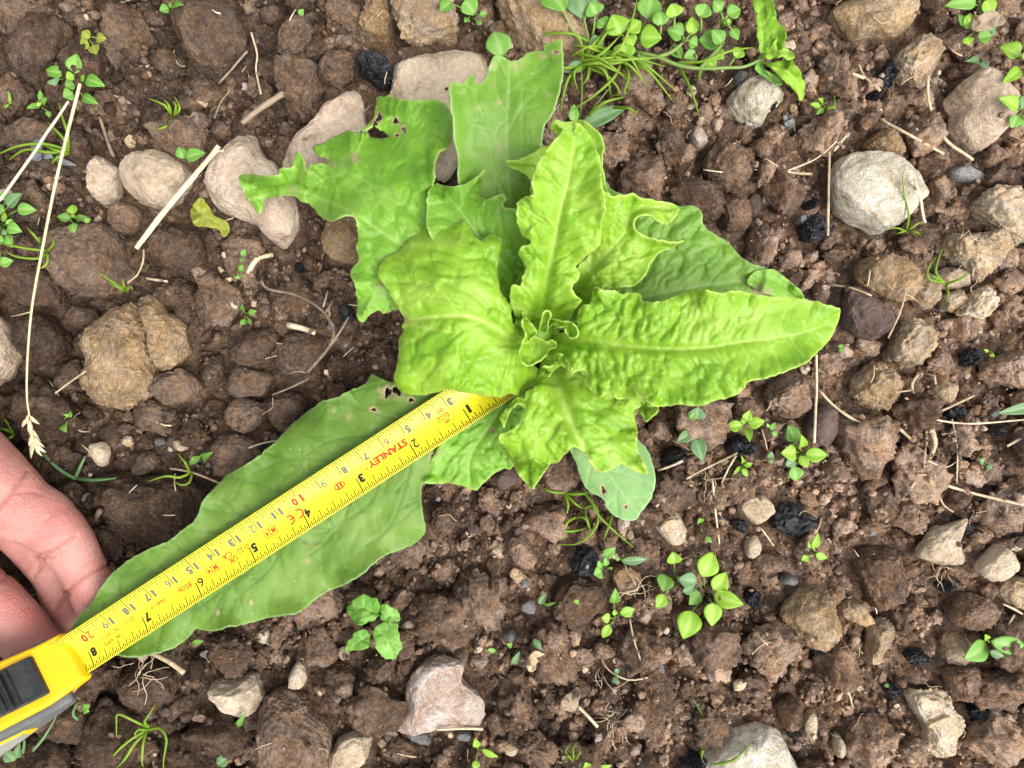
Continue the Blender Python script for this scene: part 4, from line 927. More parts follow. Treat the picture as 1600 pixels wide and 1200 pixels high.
me = mesh_np('blade', V, F); BLADE = obj('blade', me, M['blade'], TP); BLADE['label'] = 'yellow blade with centimetre and inch scales'
m = BLADE.modifiers.new('thickness', 'SOLIDIFY'); m.thickness = 0.00016; m.offset = -1
# metal hook on the blade's end
hv = []
for t_, u in ((TEND - 0.12, 0.03), (TEND - 0.12, -0.55), (TEND + 0.25, 0.03)): hv += [blade_pt(t_, w, u) for w in (-0.62, 0.62)]
bm = bmesh.new(); vs = [bm.verts.new(v) for v in hv]
bm.faces.new((vs[0], vs[1], vs[3], vs[2])); bm.faces.new((vs[0], vs[4], vs[5], vs[1]))
me = bpy.data.meshes.new('end_hook'); bm.to_mesh(me); bm.free()
o = obj('end_hook', me, M['steel'], TP); mm = o.modifiers.new('thickness', 'SOLIDIFY'); mm.thickness = 0.0008
# graduation marks: thin printed strips that follow the curve of the blade
def strips(rows):
    V, F = [], []
    for t_, y0, y1, w in rows:
        n = max(2, int(abs(y1 - y0) / 0.12) + 1); b = len(V)
        for y in np.linspace(y0, y1, n): V += [blade_pt(t_ - w / 2, y, 0.006), blade_pt(t_ + w / 2, y, 0.006)]
        F += [(b + 2 * k, b + 2 * k + 1, b + 2 * k + 3, b + 2 * k + 2) for k in range(n - 1)]
    V = np.array(V); F = np.array(F)
    n0 = np.cross(V[F[0, 1]] - V[F[0, 0]], V[F[0, 2]] - V[F[0, 0]])
    return V, (F if n0[2] > 0 else F[:, ::-1])
rows = []
for k in range(5, 213):
    t_ = k / 10
    L = 0.60 if k % 10 == 0 else (0.34 if k % 5 == 0 else 0.205)
    if k % 10 == 0 and (k // 10) in (10, 20): L = 0.34
    rows.append((t_, -HW + 0.01, -HW + L, 0.034 if k % 10 else 0.040))
me = mesh_np('centimetre_marks', *strips(rows), smooth=False); o = obj('centimetre_marks', me, M['ink_black'], BLADE)
rows = []
for k in range(6, 269):
    t_ = k * 2.54 / 32
    if t_ > 21.25: break
    L = 0.68 if k % 32 == 0 else 0.46 if k % 16 == 0 else 0.46 if k % 8 == 0 else 0.34 if k % 4 == 0 else 0.25 if k % 2 == 0 else 0.17
    rows.append((t_, HW - 0.01, HW - L, 0.034 if k % 32 else 0.046))
me = mesh_np('inch_marks', *strips(rows), smooth=False); o = obj('inch_marks', me, M['ink_black'], BLADE)

def text_mesh(txt, size, bold=0.0):
    cu = bpy.data.curves.new('t', 'FONT'); cu.body = txt; cu.size = size; cu.align_x = 'CENTER'; cu.align_y = 'CENTER'; cu.offset = bold; cu.resolution_u = 3
    ob = bpy.data.objects.new('t', cu); COL.objects.link(ob)
    dg = bpy.context.evaluated_depsgraph_get(); dg.update()
    me = bpy.data.meshes.new_from_object(ob.evaluated_get(dg))
    bpy.data.objects.remove(ob); bpy.data.curves.remove(cu)
    return me
def put_print(me, t_, y, mat, name, sx=1.0, sy=1.0, rot=0):
    n = len(me.vertices); co = np.zeros(n * 3); me.vertices.foreach_get('co', co); co = co.reshape(-1, 3)
    mid_ = (co.min(0) + co.max(0)) / 2; co = co - mid_
    x, yy_ = co[:, 0] * sx, co[:, 1] * sy
    c, s_ = math.cos(R(rot)), math.sin(R(rot)); x, yy_ = x * c - yy_ * s_, x * s_ + yy_ * c
    P = blade_pt(t_ + x, y + yy_, 0.012)
    me.vertices.foreach_set('co', P.ravel().astype(np.float32)); me.update()
    me.materials.clear()
    return obj(name, me, M[mat], BLADE)
def write(txt, t_, y, h, mat, name='printed_text', bold=0.012, width=None):
    if any(q in txt for q in '269') : bold = min(bold, 0.012)
    me = text_mesh(txt, 1.0, bold)
    co = np.zeros(len(me.vertices) * 3); me.vertices.foreach_get('co', co); co = co.reshape(-1, 3)
    ex = co.max(0) - co.min(0)
    sy = h / ex[1]; sx = width / ex[0] if width else sy
    return put_print(me, t_, y, mat, name, sx, sy)
for cmv in range(3, 22):
    mat = 'ink_red' if cmv in (10, 20) else ('ink_black' if cmv == 21 else 'ink_grey')
    d = str(cmv); yb = -HW + 0.50
    if len(d) == 1: write(d, cmv - 0.19, yb, 0.31, mat, 'numeral', 0.06, 0.215)
    else:
        sp = 0.16 if cmv != 20 else 0.13
        if cmv == 21: yb = 0.12 - 0.10
        w0 = 0.11 if d[0] == '1' else 0.22; w1 = 0.11 if d[1] == '1' else 0.22
        write(d[0], cmv - sp, yb, 0.33, mat, 'numeral', 0.06, w0); write(d[1], cmv + sp, yb, 0.33, mat, 'numeral', 0.06, w1)
for inch in range(1, 9):
    write(str(inch), inch * 2.54 - 0.20, HW - 0.58, 0.36, 'ink_black', 'numeral', 0.06, 0.13 if inch == 1 else 0.24)
def at(px, py): return tape_of(px, py)
def W_(txt, px, py, h, width, bold=0.015):
    t_, y = tape_of(px, py); write(txt, t_, y, h * 1.15, 'ink_red', 'printed_text', bold + 0.006, width * 1.06)
W_('STANLEY', 605, 709, 0.26, 1.72, 0.04)
t_, y_ = tape_of(573, 733); write('R', t_, y_, 0.10, 'ink_red', 'printed_text', 0.02)
W_('cm', 687.5, 641.5, 0.13, 0.27, 0.02); W_("5m/16'", 692, 652, 0.15, 0.46, 0.012); W_('in', 699, 659, 0.16, 0.18, 0.02)
W_('M24', 422, 831.5, 0.22, 0.42, 0.02); W_('M24', 331, 890, 0.22, 0.42, 0.02)
W_('0122', 379.5, 858, 0.19, 0.50, 0.012)
W_('UK', 363.5, 875, 0.21, 0.36, 0.015); W_('CA', 354, 869, 0.21, 0.40, 0.015)
W_('8506', 288, 919, 0.20, 0.58, 0.012); W_('044519', 246, 944, 0.145, 0.66, 0.004); W_('20°C', 201, 970.5, 0.17, 0.42, 0.01)
W_('NO.:339 TC', 169, 992, 0.125, 0.82, 0.008); W_("PR. APP'D", 174, 1001, 0.125, 0.72, 0.008)
def ring_print(px, py, w, h, lw, name, rounded=0.0, arc=(0, 360)):
    """outline of a box, an oval or an open ring printed on the blade"""
    t0, y0 = tape_of(px, py); n = 40; pts = []
    for k in range(n + 1):
        a = R(arc[0] + (arc[1] - arc[0]) * k / n); c, s_ = math.cos(a), math.sin(a)
        if rounded >= 1: pts.append((c, s_, 1))
        else:
            e = 1 / max(abs(c), abs(s_)); pts.append((c * e, s_ * e, 1))
    V, F = [], []
    for c, s_, _ in pts:
        V += [blade_pt(t0 + c * w / 2, y0 + s_ * h / 2, 0.011), blade_pt(t0 + c * (w / 2 - lw), y0 + s_ * (h / 2 - lw), 0.011)]
    F = [(2 * k, 2 * k + 2, 2 * k + 3, 2 * k + 1) for k in range(n)]
    V = np.array(V); F = np.array(F)
    n0 = np.cross(V[F[0, 1]] - V[F[0, 0]], V[F[0, 2]] - V[F[0, 0]])
    me = mesh_np(name, V, F if n0[2] > 0 else F[:, ::-1], smooth=False); return obj(name, me, M['ink_red'], BLADE)
ring_print(422, 831.5, 0.56, 0.36, 0.025, 'printed_box'); ring_print(331, 890, 0.56, 0.36, 0.025, 'printed_box'); ring_print(692, 652, 0.54, 0.21, 0.018, 'printed_box')
ring_print(530, 759.5, 0.48, 0.30, 0.05, 'printed_oval', 1); W_('II', 530, 759.5, 0.15, 0.20, 0.02)
ring_print(466.5, 803, 0.40, 0.40, 0.065, 'printed_mark', 1, (65, 295)); ring_print(453, 813, 0.36, 0.40, 0.065, 'printed_mark', 1, (65, 295))
t0_, y0_ = tape_of(454, 812); V = [blade_pt(t0_ + a, y0_ + b, 0.013) for a, b in ((-0.16, -0.03), (0.06, -0.03), (0.06, 0.03), (-0.16, 0.03))]
me = mesh_np('printed_mark', np.array(V), np.array([[0, 1, 2, 3]]), smooth=False); obj('printed_mark', me, M['ink_red'], BLADE)

# case: local axes x away from the mouth, y across, z up; rolled a little in the hand
CASE_ROLL, CASE_PITCH, CASE_YAW = R(15), R(-3), R(4)
MP = blade_pt(20.72, 0.03); zb = MP[2]
Mc = Matrix.Translation(Vector(MP)) @ Matrix((( AX[0], AY[0], 0, 0), (AX[1], AY[1], 0, 0), (0, 0, 1, 0), (0, 0, 0, 1))) @ Matrix.Rotation(CASE_YAW, 4, 'Z') @ Matrix.Rotation(CASE_ROLL, 4, 'X') @ Matrix.Rotation(CASE_PITCH, 4, 'Y')
def case_part(name, prof, y0, y1, mat, bev=0.12, parent=None, seg=3, skew=None):
    """extrude a side profile (x, z in cm) between y0 and y1 and round its edges"""
    bm = bmesh.new()
    a = [bm.verts.new((x, y0, z)) for x, z in prof]; b = [bm.verts.new((x, y1, z)) for x, z in prof]
    n = len(prof)
    bm.faces.new(a); bm.faces.new(b[::-1])
    for k in range(n): bm.faces.new((a[k], b[k], b[(k + 1) % n], a[(k + 1) % n])[::-1])
    bmesh.ops.recalc_face_normals(bm, faces=bm.faces)
    bmesh.ops.bevel(bm, geom=list(bm.edges), offset=bev, segments=seg, affect='EDGES', profile=0.5, clamp_overlap=True)
    for v in bm.verts:
        c = v.co.copy()
        if skew: c = Vector(skew(c))
        v.co = (Mc @ (c / 100))
    me = bpy.data.meshes.new(name); bm.to_mesh(me); bm.free()
    me.polygons.foreach_set('use_smooth', np.ones(len(me.polygons), bool))
    o = obj(name, me, M[mat], parent or TP)
    wnm = o.modifiers.new('normals', 'WEIGHTED_NORMAL'); wnm.keep_sharp = False
    return o
shell = [(0.0,-0.30),(-0.02,0.12),(0.10,0.40),(0.95,0.55),(1.25,0.72),(2.6,2.1),(3.9,3.3),(5.4,3.7),(6.8,3.2),(7.5,2.0),(7.5,0.3),(7.1,-0.35)]
def taper(c):   # the nose is a little narrower than the body
    k = 0.84 + 0.16 * min(max(c.x / 1.6, 0), 1); return (c.x, c.y * k, c.z)
CASE = case_part('case_shell', shell, -1.22, 1.22, 'case', 0.16, skew=taper); CASE['label'] = 'bright yellow plastic case'
grip = [(1.0,-0.38),(0.75,0.25),(1.35,0.50),(2.7,1.85),(4.0,2.95),(5.4,3.35),(6.6,2.9),(7.2,1.9),(7.2,0.3),(6.8,-0.40)]
for s_ in (1, -1):
    g = case_part('side_grip', grip, s_ * 1.0, s_ * (1.46 if s_ > 0 else 1.30), 'rubber', 0.16); g['label'] = 'dark grey side of the case'
    inner = [(2.6,0.0),(2.5,0.75),(3.2,1.75),(4.2,2.45),(5.4,2.7),(6.2,2.3),(6.6,1.6),(6.5,0.4),(6.0,0.0)]
    st = case_part('side_stripe', inner, s_ * 1.2, s_ * (1.50 if s_ > 0 else 1.33), 'case', 0.06)
    inn = [(2.85,0.15),(2.75,0.75),(3.4,1.6),(4.3,2.2),(5.4,2.42),(6.0,2.1),(6.3,1.5),(6.2,0.5),(5.8,0.15)]
    case_part('side_label', inn, s_ * 1.25, s_ * (1.53 if s_ > 0 else 1.36), 'panel', 0.04)
lock = [(1.18,0.50),(1.12,0.84),(1.60,1.30),(1.90,1.52),(2.05,1.72),(2.30,1.92),(2.75,2.44),(2.95,2.2),(1.9,0.9)]
LOCK = case_part('thumb_lock', lock, -0.82, 0.82, 'lock', 0.07); LOCK['label'] = 'black sliding thumb lock'
for k in range(3):
    x, z = 1.78 + 0.17 * k, 1.50 + 0.165 * k
    case_part('lock_ridge', [(x - .05, z - .12), (x - .05, z + .02), (x + .0, z + .09), (x + .06, z + .07), (x + .06, z - .12)], -0.72, 0.72, 'lock', 0.02, LOCK, 2)
# ------------------------------------------------------------------ the hand
s = NT('skin')
n1_ = s.noise(60, 4, 0.6); n2_ = s.noise(300, 3, 0.6)
col = s.ramp(n1_, [(0.32, (0.36, 0.135, 0.115)), (0.52, (0.42, 0.195, 0.165)), (0.70, (0.48, 0.25, 0.212))])
col = s.mix(s.attr('crease'), col, (0.28, 0.075, 0.05))
col = s.mix(s.math('MULTIPLY', s.ramp(n2_, [(0.62, 0.0), (0.72, 1.0)]), 0.22), col, (0.50, 0.18, 0.12))
mot = s.noise(38, 3, 0.55)
col = s.mix(s.math('MULTIPLY', s.ramp(mot, [(0.48, 0.0), (0.68, 1.0)]), 0.45), col, (0.42, 0.12, 0.09))
drt = s.noise(210, 5, 0.75)
col = s.mix(s.math('MULTIPLY', s.ramp(drt, [(0.64, 0.0), (0.72, 1.0)]), 0.35), col, (0.14, 0.085, 0.055))
nb = s.bump(s.math('ADD', s.voro(1100), s.math('MULTIPLY', s.noise(520, 4, 0.65), 1.2)), 0.30, 0.0009)
M['skin'] = s.done(s.pbsdf(col, 0.48, 0.38, nb, **{'Subsurface Weight': 0.12, 'Subsurface Radius': (0.006, 0.0022, 0.0012), 'Subsurface Scale': 0.5}))
s = NT('nail')
M['nail'] = s.done(s.pbsdf((0.66, 0.38, 0.30), 0.3, 0.5))

FING = [   # chains of (px, py, z cm, radius cm)
    [(-420,560,3.6,2.6),(-240,640,3.7,2.5),(-110,705,3.5,2.2),(-35,750,3.3,1.82),(28,793,3.0,1.40),(70,812,2.75,1.22),(97,838,2.5,1.10),(118,870,2.15,0.98),(137,905,1.85,0.90),(150,945,1.6,0.82),(151,978,1.42,0.66)],
    [(-160,720,2.3,1.6),(-35,774,1.2,1.1),(16,822,0.75,0.95),(58,866,0.45,0.90),(79,898,0.35,0.82),(95,932,0.25,0.80),(111,960,0.2,0.72),(113,990,0.2,0.58)],
    [(-260,790,2.4,2.0),(-130,880,2.4,1.75),(-50,925,2.3,1.45),(5,962,2.1,1.24),(40,995,1.9,1.08),(72,1028,1.75,0.98),(98,1060,1.6,0.78)],
    [(-260,780,2.0,1.6),(-150,840,1.2,1.0),(-110,890,0.8,0.92),(-80,925,0.55,0.84),(-62,950,0.5,0.66)],
    [(-300,800,1.6,1.5),(-170,880,0.9,0.9),(-120,925,0.6,0.8),(-90,955,0.4,0.7),(-75,975,0.4,0.55)],
]
parts = []
Dm, Fm = ico(3)
for ch in FING:
    c = catmull(np.array(ch, float), 9, closed=False)
    for p in c:
        P = np.array(PX(p[0], p[1], p[2])); r = p[3] / 100
        parts.append((Dm * np.array([r, r, r * 0.92]) + P, Fm))
V, F = merge(parts)
me = mesh_np('hand', V, F)
tmp = bpy.data.objects.new('tmp', me); COL.objects.link(tmp)
rm = tmp.modifiers.new('r', 'REMESH'); rm.mode = 'VOXEL'; rm.voxel_size = 0.0009
sm = tmp.modifiers.new('s', 'SMOOTH'); sm.factor = 0.5; sm.iterations = 4
dg = bpy.context.evaluated_depsgraph_get(); dg.update()
me2 = bpy.data.meshes.new_from_object(tmp.evaluated_get(dg)); bpy.data.objects.remove(tmp)
n = len(me2.vertices); co = np.zeros(n * 3); me2.vertices.foreach_get('co', co); co = co.reshape(-1, 3)
no = np.zeros(n * 3); me2.vertices.foreach_get('normal', no); no = no.reshape(-1, 3)
kq = FPX / (CAMZ - co[:, 2] * 100) * 100
pp = np.stack([800 + co[:, 0] * kq, 600 - co[:, 1] * kq], 1)
CRE = [([(104,925),(125,908),(150,893),(170,882)], 2.2, 0.55, 3.0), ([(56,868),(75,864),(96,852),(118,838)], 2.4, 0.45, 2.4), ([(62,872),(82,872),(104,860)], 1.8, 0.3, 2.4),
       ([(-10,800),(12,778),(32,752),(44,735)], 2.6, 0.5, 2.6), ([(20,772),(40,768),(60,772)], 2.0, 0.25, 2.6), ([(52,902),(62,884),(72,868)], 1.8, 0.5, 1.2), ([(60,894),(70,880)], 1.5, 0.4, 1.2), ([(88,950),(98,938),(108,928)], 2.2, 0.6, 0.9),
       ([(-5,912),(8,902),(16,890)], 2.2, 0.3, 2.0), ([(60,820),(80,806),(95,792)], 2.0, 0.2, 2.5), ([(100,800),(118,790),(130,800)], 1.6, 0.15, 2.2)]
crease = np.zeros(n); dep = np.zeros(n)
for line, w, a, zmin in CRE:
    L = catmull(np.array(line, float), 5, closed=False)
    d, _, _, _ = seg_dist(pp, L[:-1], L[1:])
    g = np.exp(-(d / w) ** 2) * (no[:, 2] > 0.05)
    crease = np.maximum(crease, a * 1.2 * g); dep = np.maximum(dep, a * 0.0019 * np.exp(-(d / (w * 1.4)) ** 2))
co = co - no * dep[:, None]
co = co + no * (fbm(co * 90, 2, 4) * 0.0006)[:, None]
base = np.array(PX(60, 900, 0.0))
me2.vertices.foreach_set('co', (co - base).ravel().astype(np.float32)); me2.update()
attr(me2, 'crease', np.clip(crease, 0, 1))
me2.polygons.foreach_set('use_smooth', np.ones(len(me2.polygons), bool))
me2.materials.clear()
hand = obj('person', me2, M['skin'], loc=tuple(base))
hand.data.name = 'hand'
tagit(hand, 'bare hand, palm up, fingers under the leaf tip and tape case', 'person')
# ------------------------------------------------------------------ weeds, grass, straw
def z_at(px, py, up=0.0):
    """height in cm of the bed surface seen at a photo pixel"""
    z = 0.8
    for _ in range(2):
        p = PX(px, py, z); z = 100 * float(look(SURF, p[0], p[1]))
    return z + up
def small_leaf(base, tip, width, fold=0.25, arch=0.12, shape=0.85, nu=10, nv=3, notch=0.0, twist=0.0):
    """a seedling leaf between two points (metres): egg shaped outline, folded along its midrib and arched"""
    b, t = np.array(base, float), np.array(tip, float); ax = t - b; L = np.linalg.norm(ax); ax /= L
    lat = np.cross(ax, [0, 0, 1.0]); lat /= np.linalg.norm(lat) + 1e-9; up = np.cross(lat, ax)
    V, vein = [], []
    for i in range(nu + 1):
        u = i / nu; w = width / 2 * max(math.sin(math.pi * min(u ** shape, 1.0)), 0) ** 0.88 * (1.12 - 0.22 * u) + width * 0.015
        for j in range(-nv, nv + 1):
            v = j / nv
            p = b + ax * L * (u - notch * abs(v) * (u > .9)) + lat * (w * v) + up * (arch * L * math.sin(math.pi * u) * 0.9 + fold * w * abs(v) ** 1.4 - arch * L * u * u * .6)
            V.append(p); vein.append(math.exp(-(v / 0.16) ** 2) * .9)
    n = 2 * nv + 1; F = []
    for i in range(nu):
        for j in range(n - 1):
            a = i * n + j; F += [(a, a + 1, a + 1 + n), (a, a + 1 + n, a + n)]
    return np.array(V), np.array(F), np.array(vein)
def put_leaf(parent, base, tip, width, mat, **kw):
    V, F, ve = small_leaf(base, tip, width, **kw)
    n0 = np.cross(V[F[8, 1]] - V[F[8, 0]], V[F[8, 2]] - V[F[8, 0]])
    if n0[2] < 0: F = F[:, ::-1]
    me = mesh_np('leaf', V, F); attr(me, 'vein', ve)
    o = obj('leaf', me, M[mat], parent)
    m = o.modifiers.new('thickness', 'SOLIDIFY'); m.thickness = 0.00028; m.offset = -1
    return o
def weed(label, c, leaves, mat='weed', up=0.7, stemr=0.045, cat='seedling', group=None, stems=(), lift=0.0, stemmat='stem', reach=None):
    """a seedling: c is its crown pixel, leaves are (base x, base y, tip x, tip y, width px[, material])"""
    z0 = z_at(c[0], c[1]) + lift
    root = empty('weed_seedling', PX(c[0], c[1], z0), label, cat, group)
    parts = []
    for k, lf in enumerate(leaves):
        bx, by, tx, ty, w = lf[:5]; mt = lf[5] if len(lf) > 5 else mat
        zb = max(z0 + up * (0.8 + 0.5 * rnd.random()), z_at(bx, by, 0.4)); zt = max(zb + 0.25 * rnd.uniform(-0.5, 1.0), z_at(tx, ty, 0.42))
        B_, T_ = PX(bx, by, zb), PX(tx, ty, zt)
        put_leaf(root, B_, T_, w * (CAMZ - zb) / FPX / 100, mt, fold=rnd.uniform(.12, .4), arch=rnd.uniform(.02, .14), shape=rnd.uniform(.72, .95))
        sx, sy = c
        if reach and k in reach: sx, sy = reach[k]
        P0 = np.array(PX(sx, sy, z0 - 0.15 if (sx, sy) == tuple(c) else z0 + up)); P1 = np.array(B_); Pm = (P0 + P1) / 2 + np.array([0, 0, 0.002])
        cv = catmull(np.array([P0, Pm, P1 + (np.array(T_) - P1) * .12]) * 1e4, 12, closed=False) / 1e4
        parts.append(tube(cv, np.linspace(stemr, stemr * .55, len(cv)) / 100, 6))
    for st in stems:
        pts = np.array([PX(x, y, max(z_at(x, y, 0.1), z0 + h)) for x, y, h in st]); cv = catmull(pts * 1e4, 20, closed=False) / 1e4
        parts.append(tube(cv, np.linspace(stemr * 1.6, stemr, len(cv)) / 100, 7))
    if parts:
        V, F = merge(parts); me = mesh_np('stem', V, F); attr(me, 'vein', np.zeros(len(V)))
        obj('stem', me, M[stemmat], root)
    return root
def tuft(label, c, blades, mat='grass', r=0.05, cat='grass', group=None, name='grass_tuft', arch=0.5):
    """thin round blades: each is a list of pixels from the crown outwards"""
    z0 = z_at(*c); root = empty(name, PX(c[0], c[1], z0), label, cat, group)
    for bl in blades:
        n = len(bl); pts = []
        for k, p in enumerate(bl):
            u = k / (n - 1); h = arch * math.sin(math.pi * min(u * .8 + .06, 1)) + 0.12
            if len(p) > 2: h = p[2]
            pts.append(PX(p[0], p[1], max(z_at(p[0], p[1], 0.06), z0 + h)))
        cv = catmull(np.array(pts) * 1e4, 14, closed=False) / 1e4
        V, F = tube(cv, (r * (1 - 0.75 * np.linspace(0, 1, len(cv)) ** 2)) / 100, 6)
        me = mesh_np('blade', V, F); attr(me, 'vein', np.zeros(len(V))); obj('blade', me, M[mat], root)
    return root
def rod(name, label, cat, pts, r, mat='straw', group=None, up=0.03, bend=True, sides=5, r1=None, zs=None):
    """a straw, stick or stem lying on the bed along photo pixels"""
    r = r * 0.7
    P = catmull(np.array(pts, float), 10, closed=False)
    z = np.array([z_at(x, y) for x, y in P]); n = len(P); u = np.linspace(0, 1, n)
    if bend:
        k = max(3, n // 4); zz = np.convolve(np.pad(z, k, mode='edge'), np.ones(2 * k + 1) / (2 * k + 1), 'valid')
        zz = zz + max(0, np.percentile(z - zz, 80)) * .8
    else:
        zz = z[0] + (z[-1] - z[0]) * u; zz = zz + max(0, (z - zz).max() * .9)
    if zs is not None: zz = np.interp(u, np.linspace(0, 1, len(zs)), zs)
    V3 = np.stack([np.array(PX(x, y, q + up)) for (x, y), q in zip(P, zz)])
    V3[:, 2] += vnoise(np.stack([u * n / 3, 0 * u + pts[0][0], 0 * u], 1)) * 0.0004
    rr = np.linspace(r, r if r1 is None else r1, n) * (1 + 0.12 * vnoise(np.stack([u * n * .7, 0 * u + pts[0][1], 0 * u], 1)))
    V, F = tube(V3, rr / 100, sides)
    base = V3[0]
    me = mesh_np(name, V - base, F); attr(me, 'vein', np.zeros(len(V)))
    o = obj(name, me, M[mat], loc=tuple(base)); tagit(o, label, cat, group)
    return o
k2 = lambda L, ox, oy, k: [tuple([ox + l[0] / k, oy + l[1] / k, ox + l[2] / k, oy + l[3] / k, l[4] / k] + list(l[5:])) for l in L]

# left side
weed('chickweed with broad oval leaves where two dry grass stems meet', (122,130), k2([(715,330,710,140,150),(690,340,620,380,90,'weed_lime'),(760,400,785,345,60,'weed_lime'),(610,330,410,300,110),(700,430,610,440,105),(400,345,300,300,75),(800,380,975,440,115),(690,520,590,545,125),(770,545,915,610,85),(500,380,520,440,110,'weed_dull')], 0,60,6), up=0.9)
weed('tiny chickweed seedling below the broad leaved chickweed', (62,165), k2([(375,630,250,650,55),(385,590,375,480,50),(395,620,435,555,55),(380,630,345,600,50,'weed_lime'),(450,680,465,745,50)], 0,60,6), up=0.5)
weed('dense chickweed clump cut by the bed edge with many oval leaves', (8,350), k2([(60,320,30,230,95),(70,380,200,250,120,'weed_dull'),(160,400,340,410,110),(40,420,-30,390,90),(60,480,10,470,80,'weed_lime'),(70,500,110,540,70),(70,560,200,610,110),(70,640,110,760,100),(30,700,-40,680,90),(0,920,120,880,95),(20,600,60,640,60,'weed_dull'),(-20,560,-60,640,90)], 0,260,6), up=0.8)
weed('small four leaved chickweed above the reddish brown clod', (115,340), k2([(670,490,535,470,80),(690,450,675,355,95,'weed_lime'),(710,500,810,470,60),(690,530,690,620,85),(790,520,850,490,50),(690,480,690,450,50,'weed_lime')], 0,260,6), up=0.6)
weed('two leaved seedling leaning on the rounded buff stone', (287,248), [(288,248,278,229,16),(290,247,320,238,20)], up=0.5, mat='weed')
weed('yellowing lobed seedling beside the slate brown clod', (143,62), [(140,60,128,48,16,'weed_yellow'),(138,66,126,74,18,'weed_yellow'),(150,60,165,60,16,'weed_yellow'),(146,70,150,84,18,'weed_yellow')], up=0.3)
weed('pair of small leaves by the slate brown clod edge of the bed', (266,13), [(264,13,249,16,15),(270,11,284,6,13),(266,12,266,2,6)], up=0.5)
weed('grey round seed leaves under the arching grass blades', (62,238), [(66,232,48,222,20,'weed_grey'),(66,240,50,250,18,'weed_grey'),(70,240,82,246,14,'weed_grey'),(85,250,118,258,9,'weed_grey')], up=0.3)
tuft('grass tuft with long arching blades by the grey seed leaves', (108,236), [[(108,236),(70,225),(30,228),(-5,242)],[(108,238),(75,238),(40,234),(14,250)],[(107,236),(100,218),(84,200),(74,190)],[(106,240),(90,246),(80,256)],[(106,236),(106,210),(98,185),(92,160)],[(108,240),(90,236),(70,228)]], r=0.075)
tuft('yellow green bent onion grass on crumbs near the bare stick', (268,178), [[(268,178),(264,165),(256,155)],[(272,180),(281,170),(272,150)],[(270,184),(262,196),(250,201),(240,199)],[(268,180),(258,165),(232,154)],[(272,182),(275,165),(268,158)]], r=0.06)
tuft('short yellow green grass at the bed edge beside a dark root', (14,160), [[(14,162),(10,145),(2,125)],[(14,164),(4,168),(-8,164)],[(16,162),(14,146),(6,132)]], r=0.07)
tuft('curled green grass stems at the foot of the dense chickweed', (72,392), [[(72,392),(40,388),(10,382),(-4,378)],[(72,396),(60,404),(30,402),(12,395),(10,388)],[(74,396),(74,410),(66,418),(55,418)],[(64,380),(52,366),(42,355)],[(74,392),(84,380),(78,368)]], r=0.06)
tuft('thin yellow green shoots at the base of the huge split clod', (195,452), [[(195,452),(175,440),(152,424)],[(195,455),(180,446),(166,440)],[(197,455),(205,447),(208,455)],[(196,452),(192,440),(194,434)]], r=0.05)
for c_, L, lab in [((385,490), [(382,488,378,477,9),(388,490,400,486,10),(384,500,376,508,9),(388,498,392,506,7)], 'tiny seedling beside the clod with the quartz chip'), ((105,656), [(105,652,109,641,14),(103,660,101,674,15)], 'two seed leaves by the dry grass head'),
        ((312,722), [(309,722,300,714,20),(318,718,328,708,14)], 'round seed leaves beside the wide flat clod'), ((373,426), [(372,430,374,436,11),(374,424,380,414,10)], 'tiny seed leaves between two splinters of wood'), ((380,398), [(378,400,384,390,9),(380,404,377,408,6)], 'small green leaf near the ochre clod under the bitten leaf'),
        ((470,25), [(468,24,474,14,10)], 'single small leaf beside the slim ochre clod'), ((305,1004), [(300,1004,318,1002,9)], 'small leaf peeping from under the measured leaf')]:
    weed(lab, c_, L, up=0.25, stemr=0.03)
tuft('curved green shoot between the wide flat clod and the measured leaf', (297,740), [[(297,740),(290,724),(277,708)],[(298,738),(282,746),(260,744),(232,752)],[(300,740),(296,754),(284,758),(272,752)]], r=0.06)
tuft('flat grey green grass blades beside the hand', (118,748), [[(118,748),(95,735),(70,712),(62,700)],[(122,748),(150,750),(182,747)],[(118,746),(126,728),(134,712)]], mat='weed_dull', r=0.09)
tuft('green blades behind the heel of the hand', (22,678), [[(22,678),(10,672),(-8,668)],[(22,680),(14,664),(4,652)],[(24,678),(16,684),(6,690)]], r=0.07)
tuft('thin blades glimpsed between the fingers', (48,905), [[(62,898),(40,894),(24,872)],[(66,928),(48,930),(36,926)]], r=0.05, mat='weed_dull')
tuft('onion grass tuft of looping stems below the tape case', (232,1138), [[(232,1138),(205,1124),(184,1116),(182,1130),(182,1152)],[(232,1140),(250,1138),(260,1155),(256,1185),(255,1205)],[(230,1140),(205,1155),(182,1175),(168,1195)],[(231,1142),(212,1160),(196,1185),(182,1200)],[(230,1140),(224,1160),(222,1190),(224,1198)],[(232,1140),(216,1140),(210,1146),(218,1152)],[(234,1136),(226,1128),(236,1112),(244,1098)],[(228,1142),(206,1168),(190,1190)]], r=0.065, arch=0.7)
tuft('grey green blades under the tape case', (60,1165), [[(52,1172),(70,1150),(92,1112)],[(36,1176),(38,1160),(37,1142)],[(122,1124),(114,1116),(120,1100),(130,1094)]], mat='weed_dull', r=0.07)
weed('broad grey green leaf at the bed edge below the tape case', (25,1185), [(25,1186,6,1172,20,'weed_dull'),(28,1184,30,1162,12,'weed_dull')], up=0.4)
weed('single notched leaf below the tape case', (128,1110), [(130,1106,140,1102,11),(130,1108,139,1112,9)], up=0.3)
weed('small leaf by the onion grass tuft', (376,1130), [(372,1134,381,1118,9)], up=0.2)
weed('round dark leaf below the onion grass tuft', (345,1195), [(356,1182,338,1196,18,'weed_dull')], up=0.2)
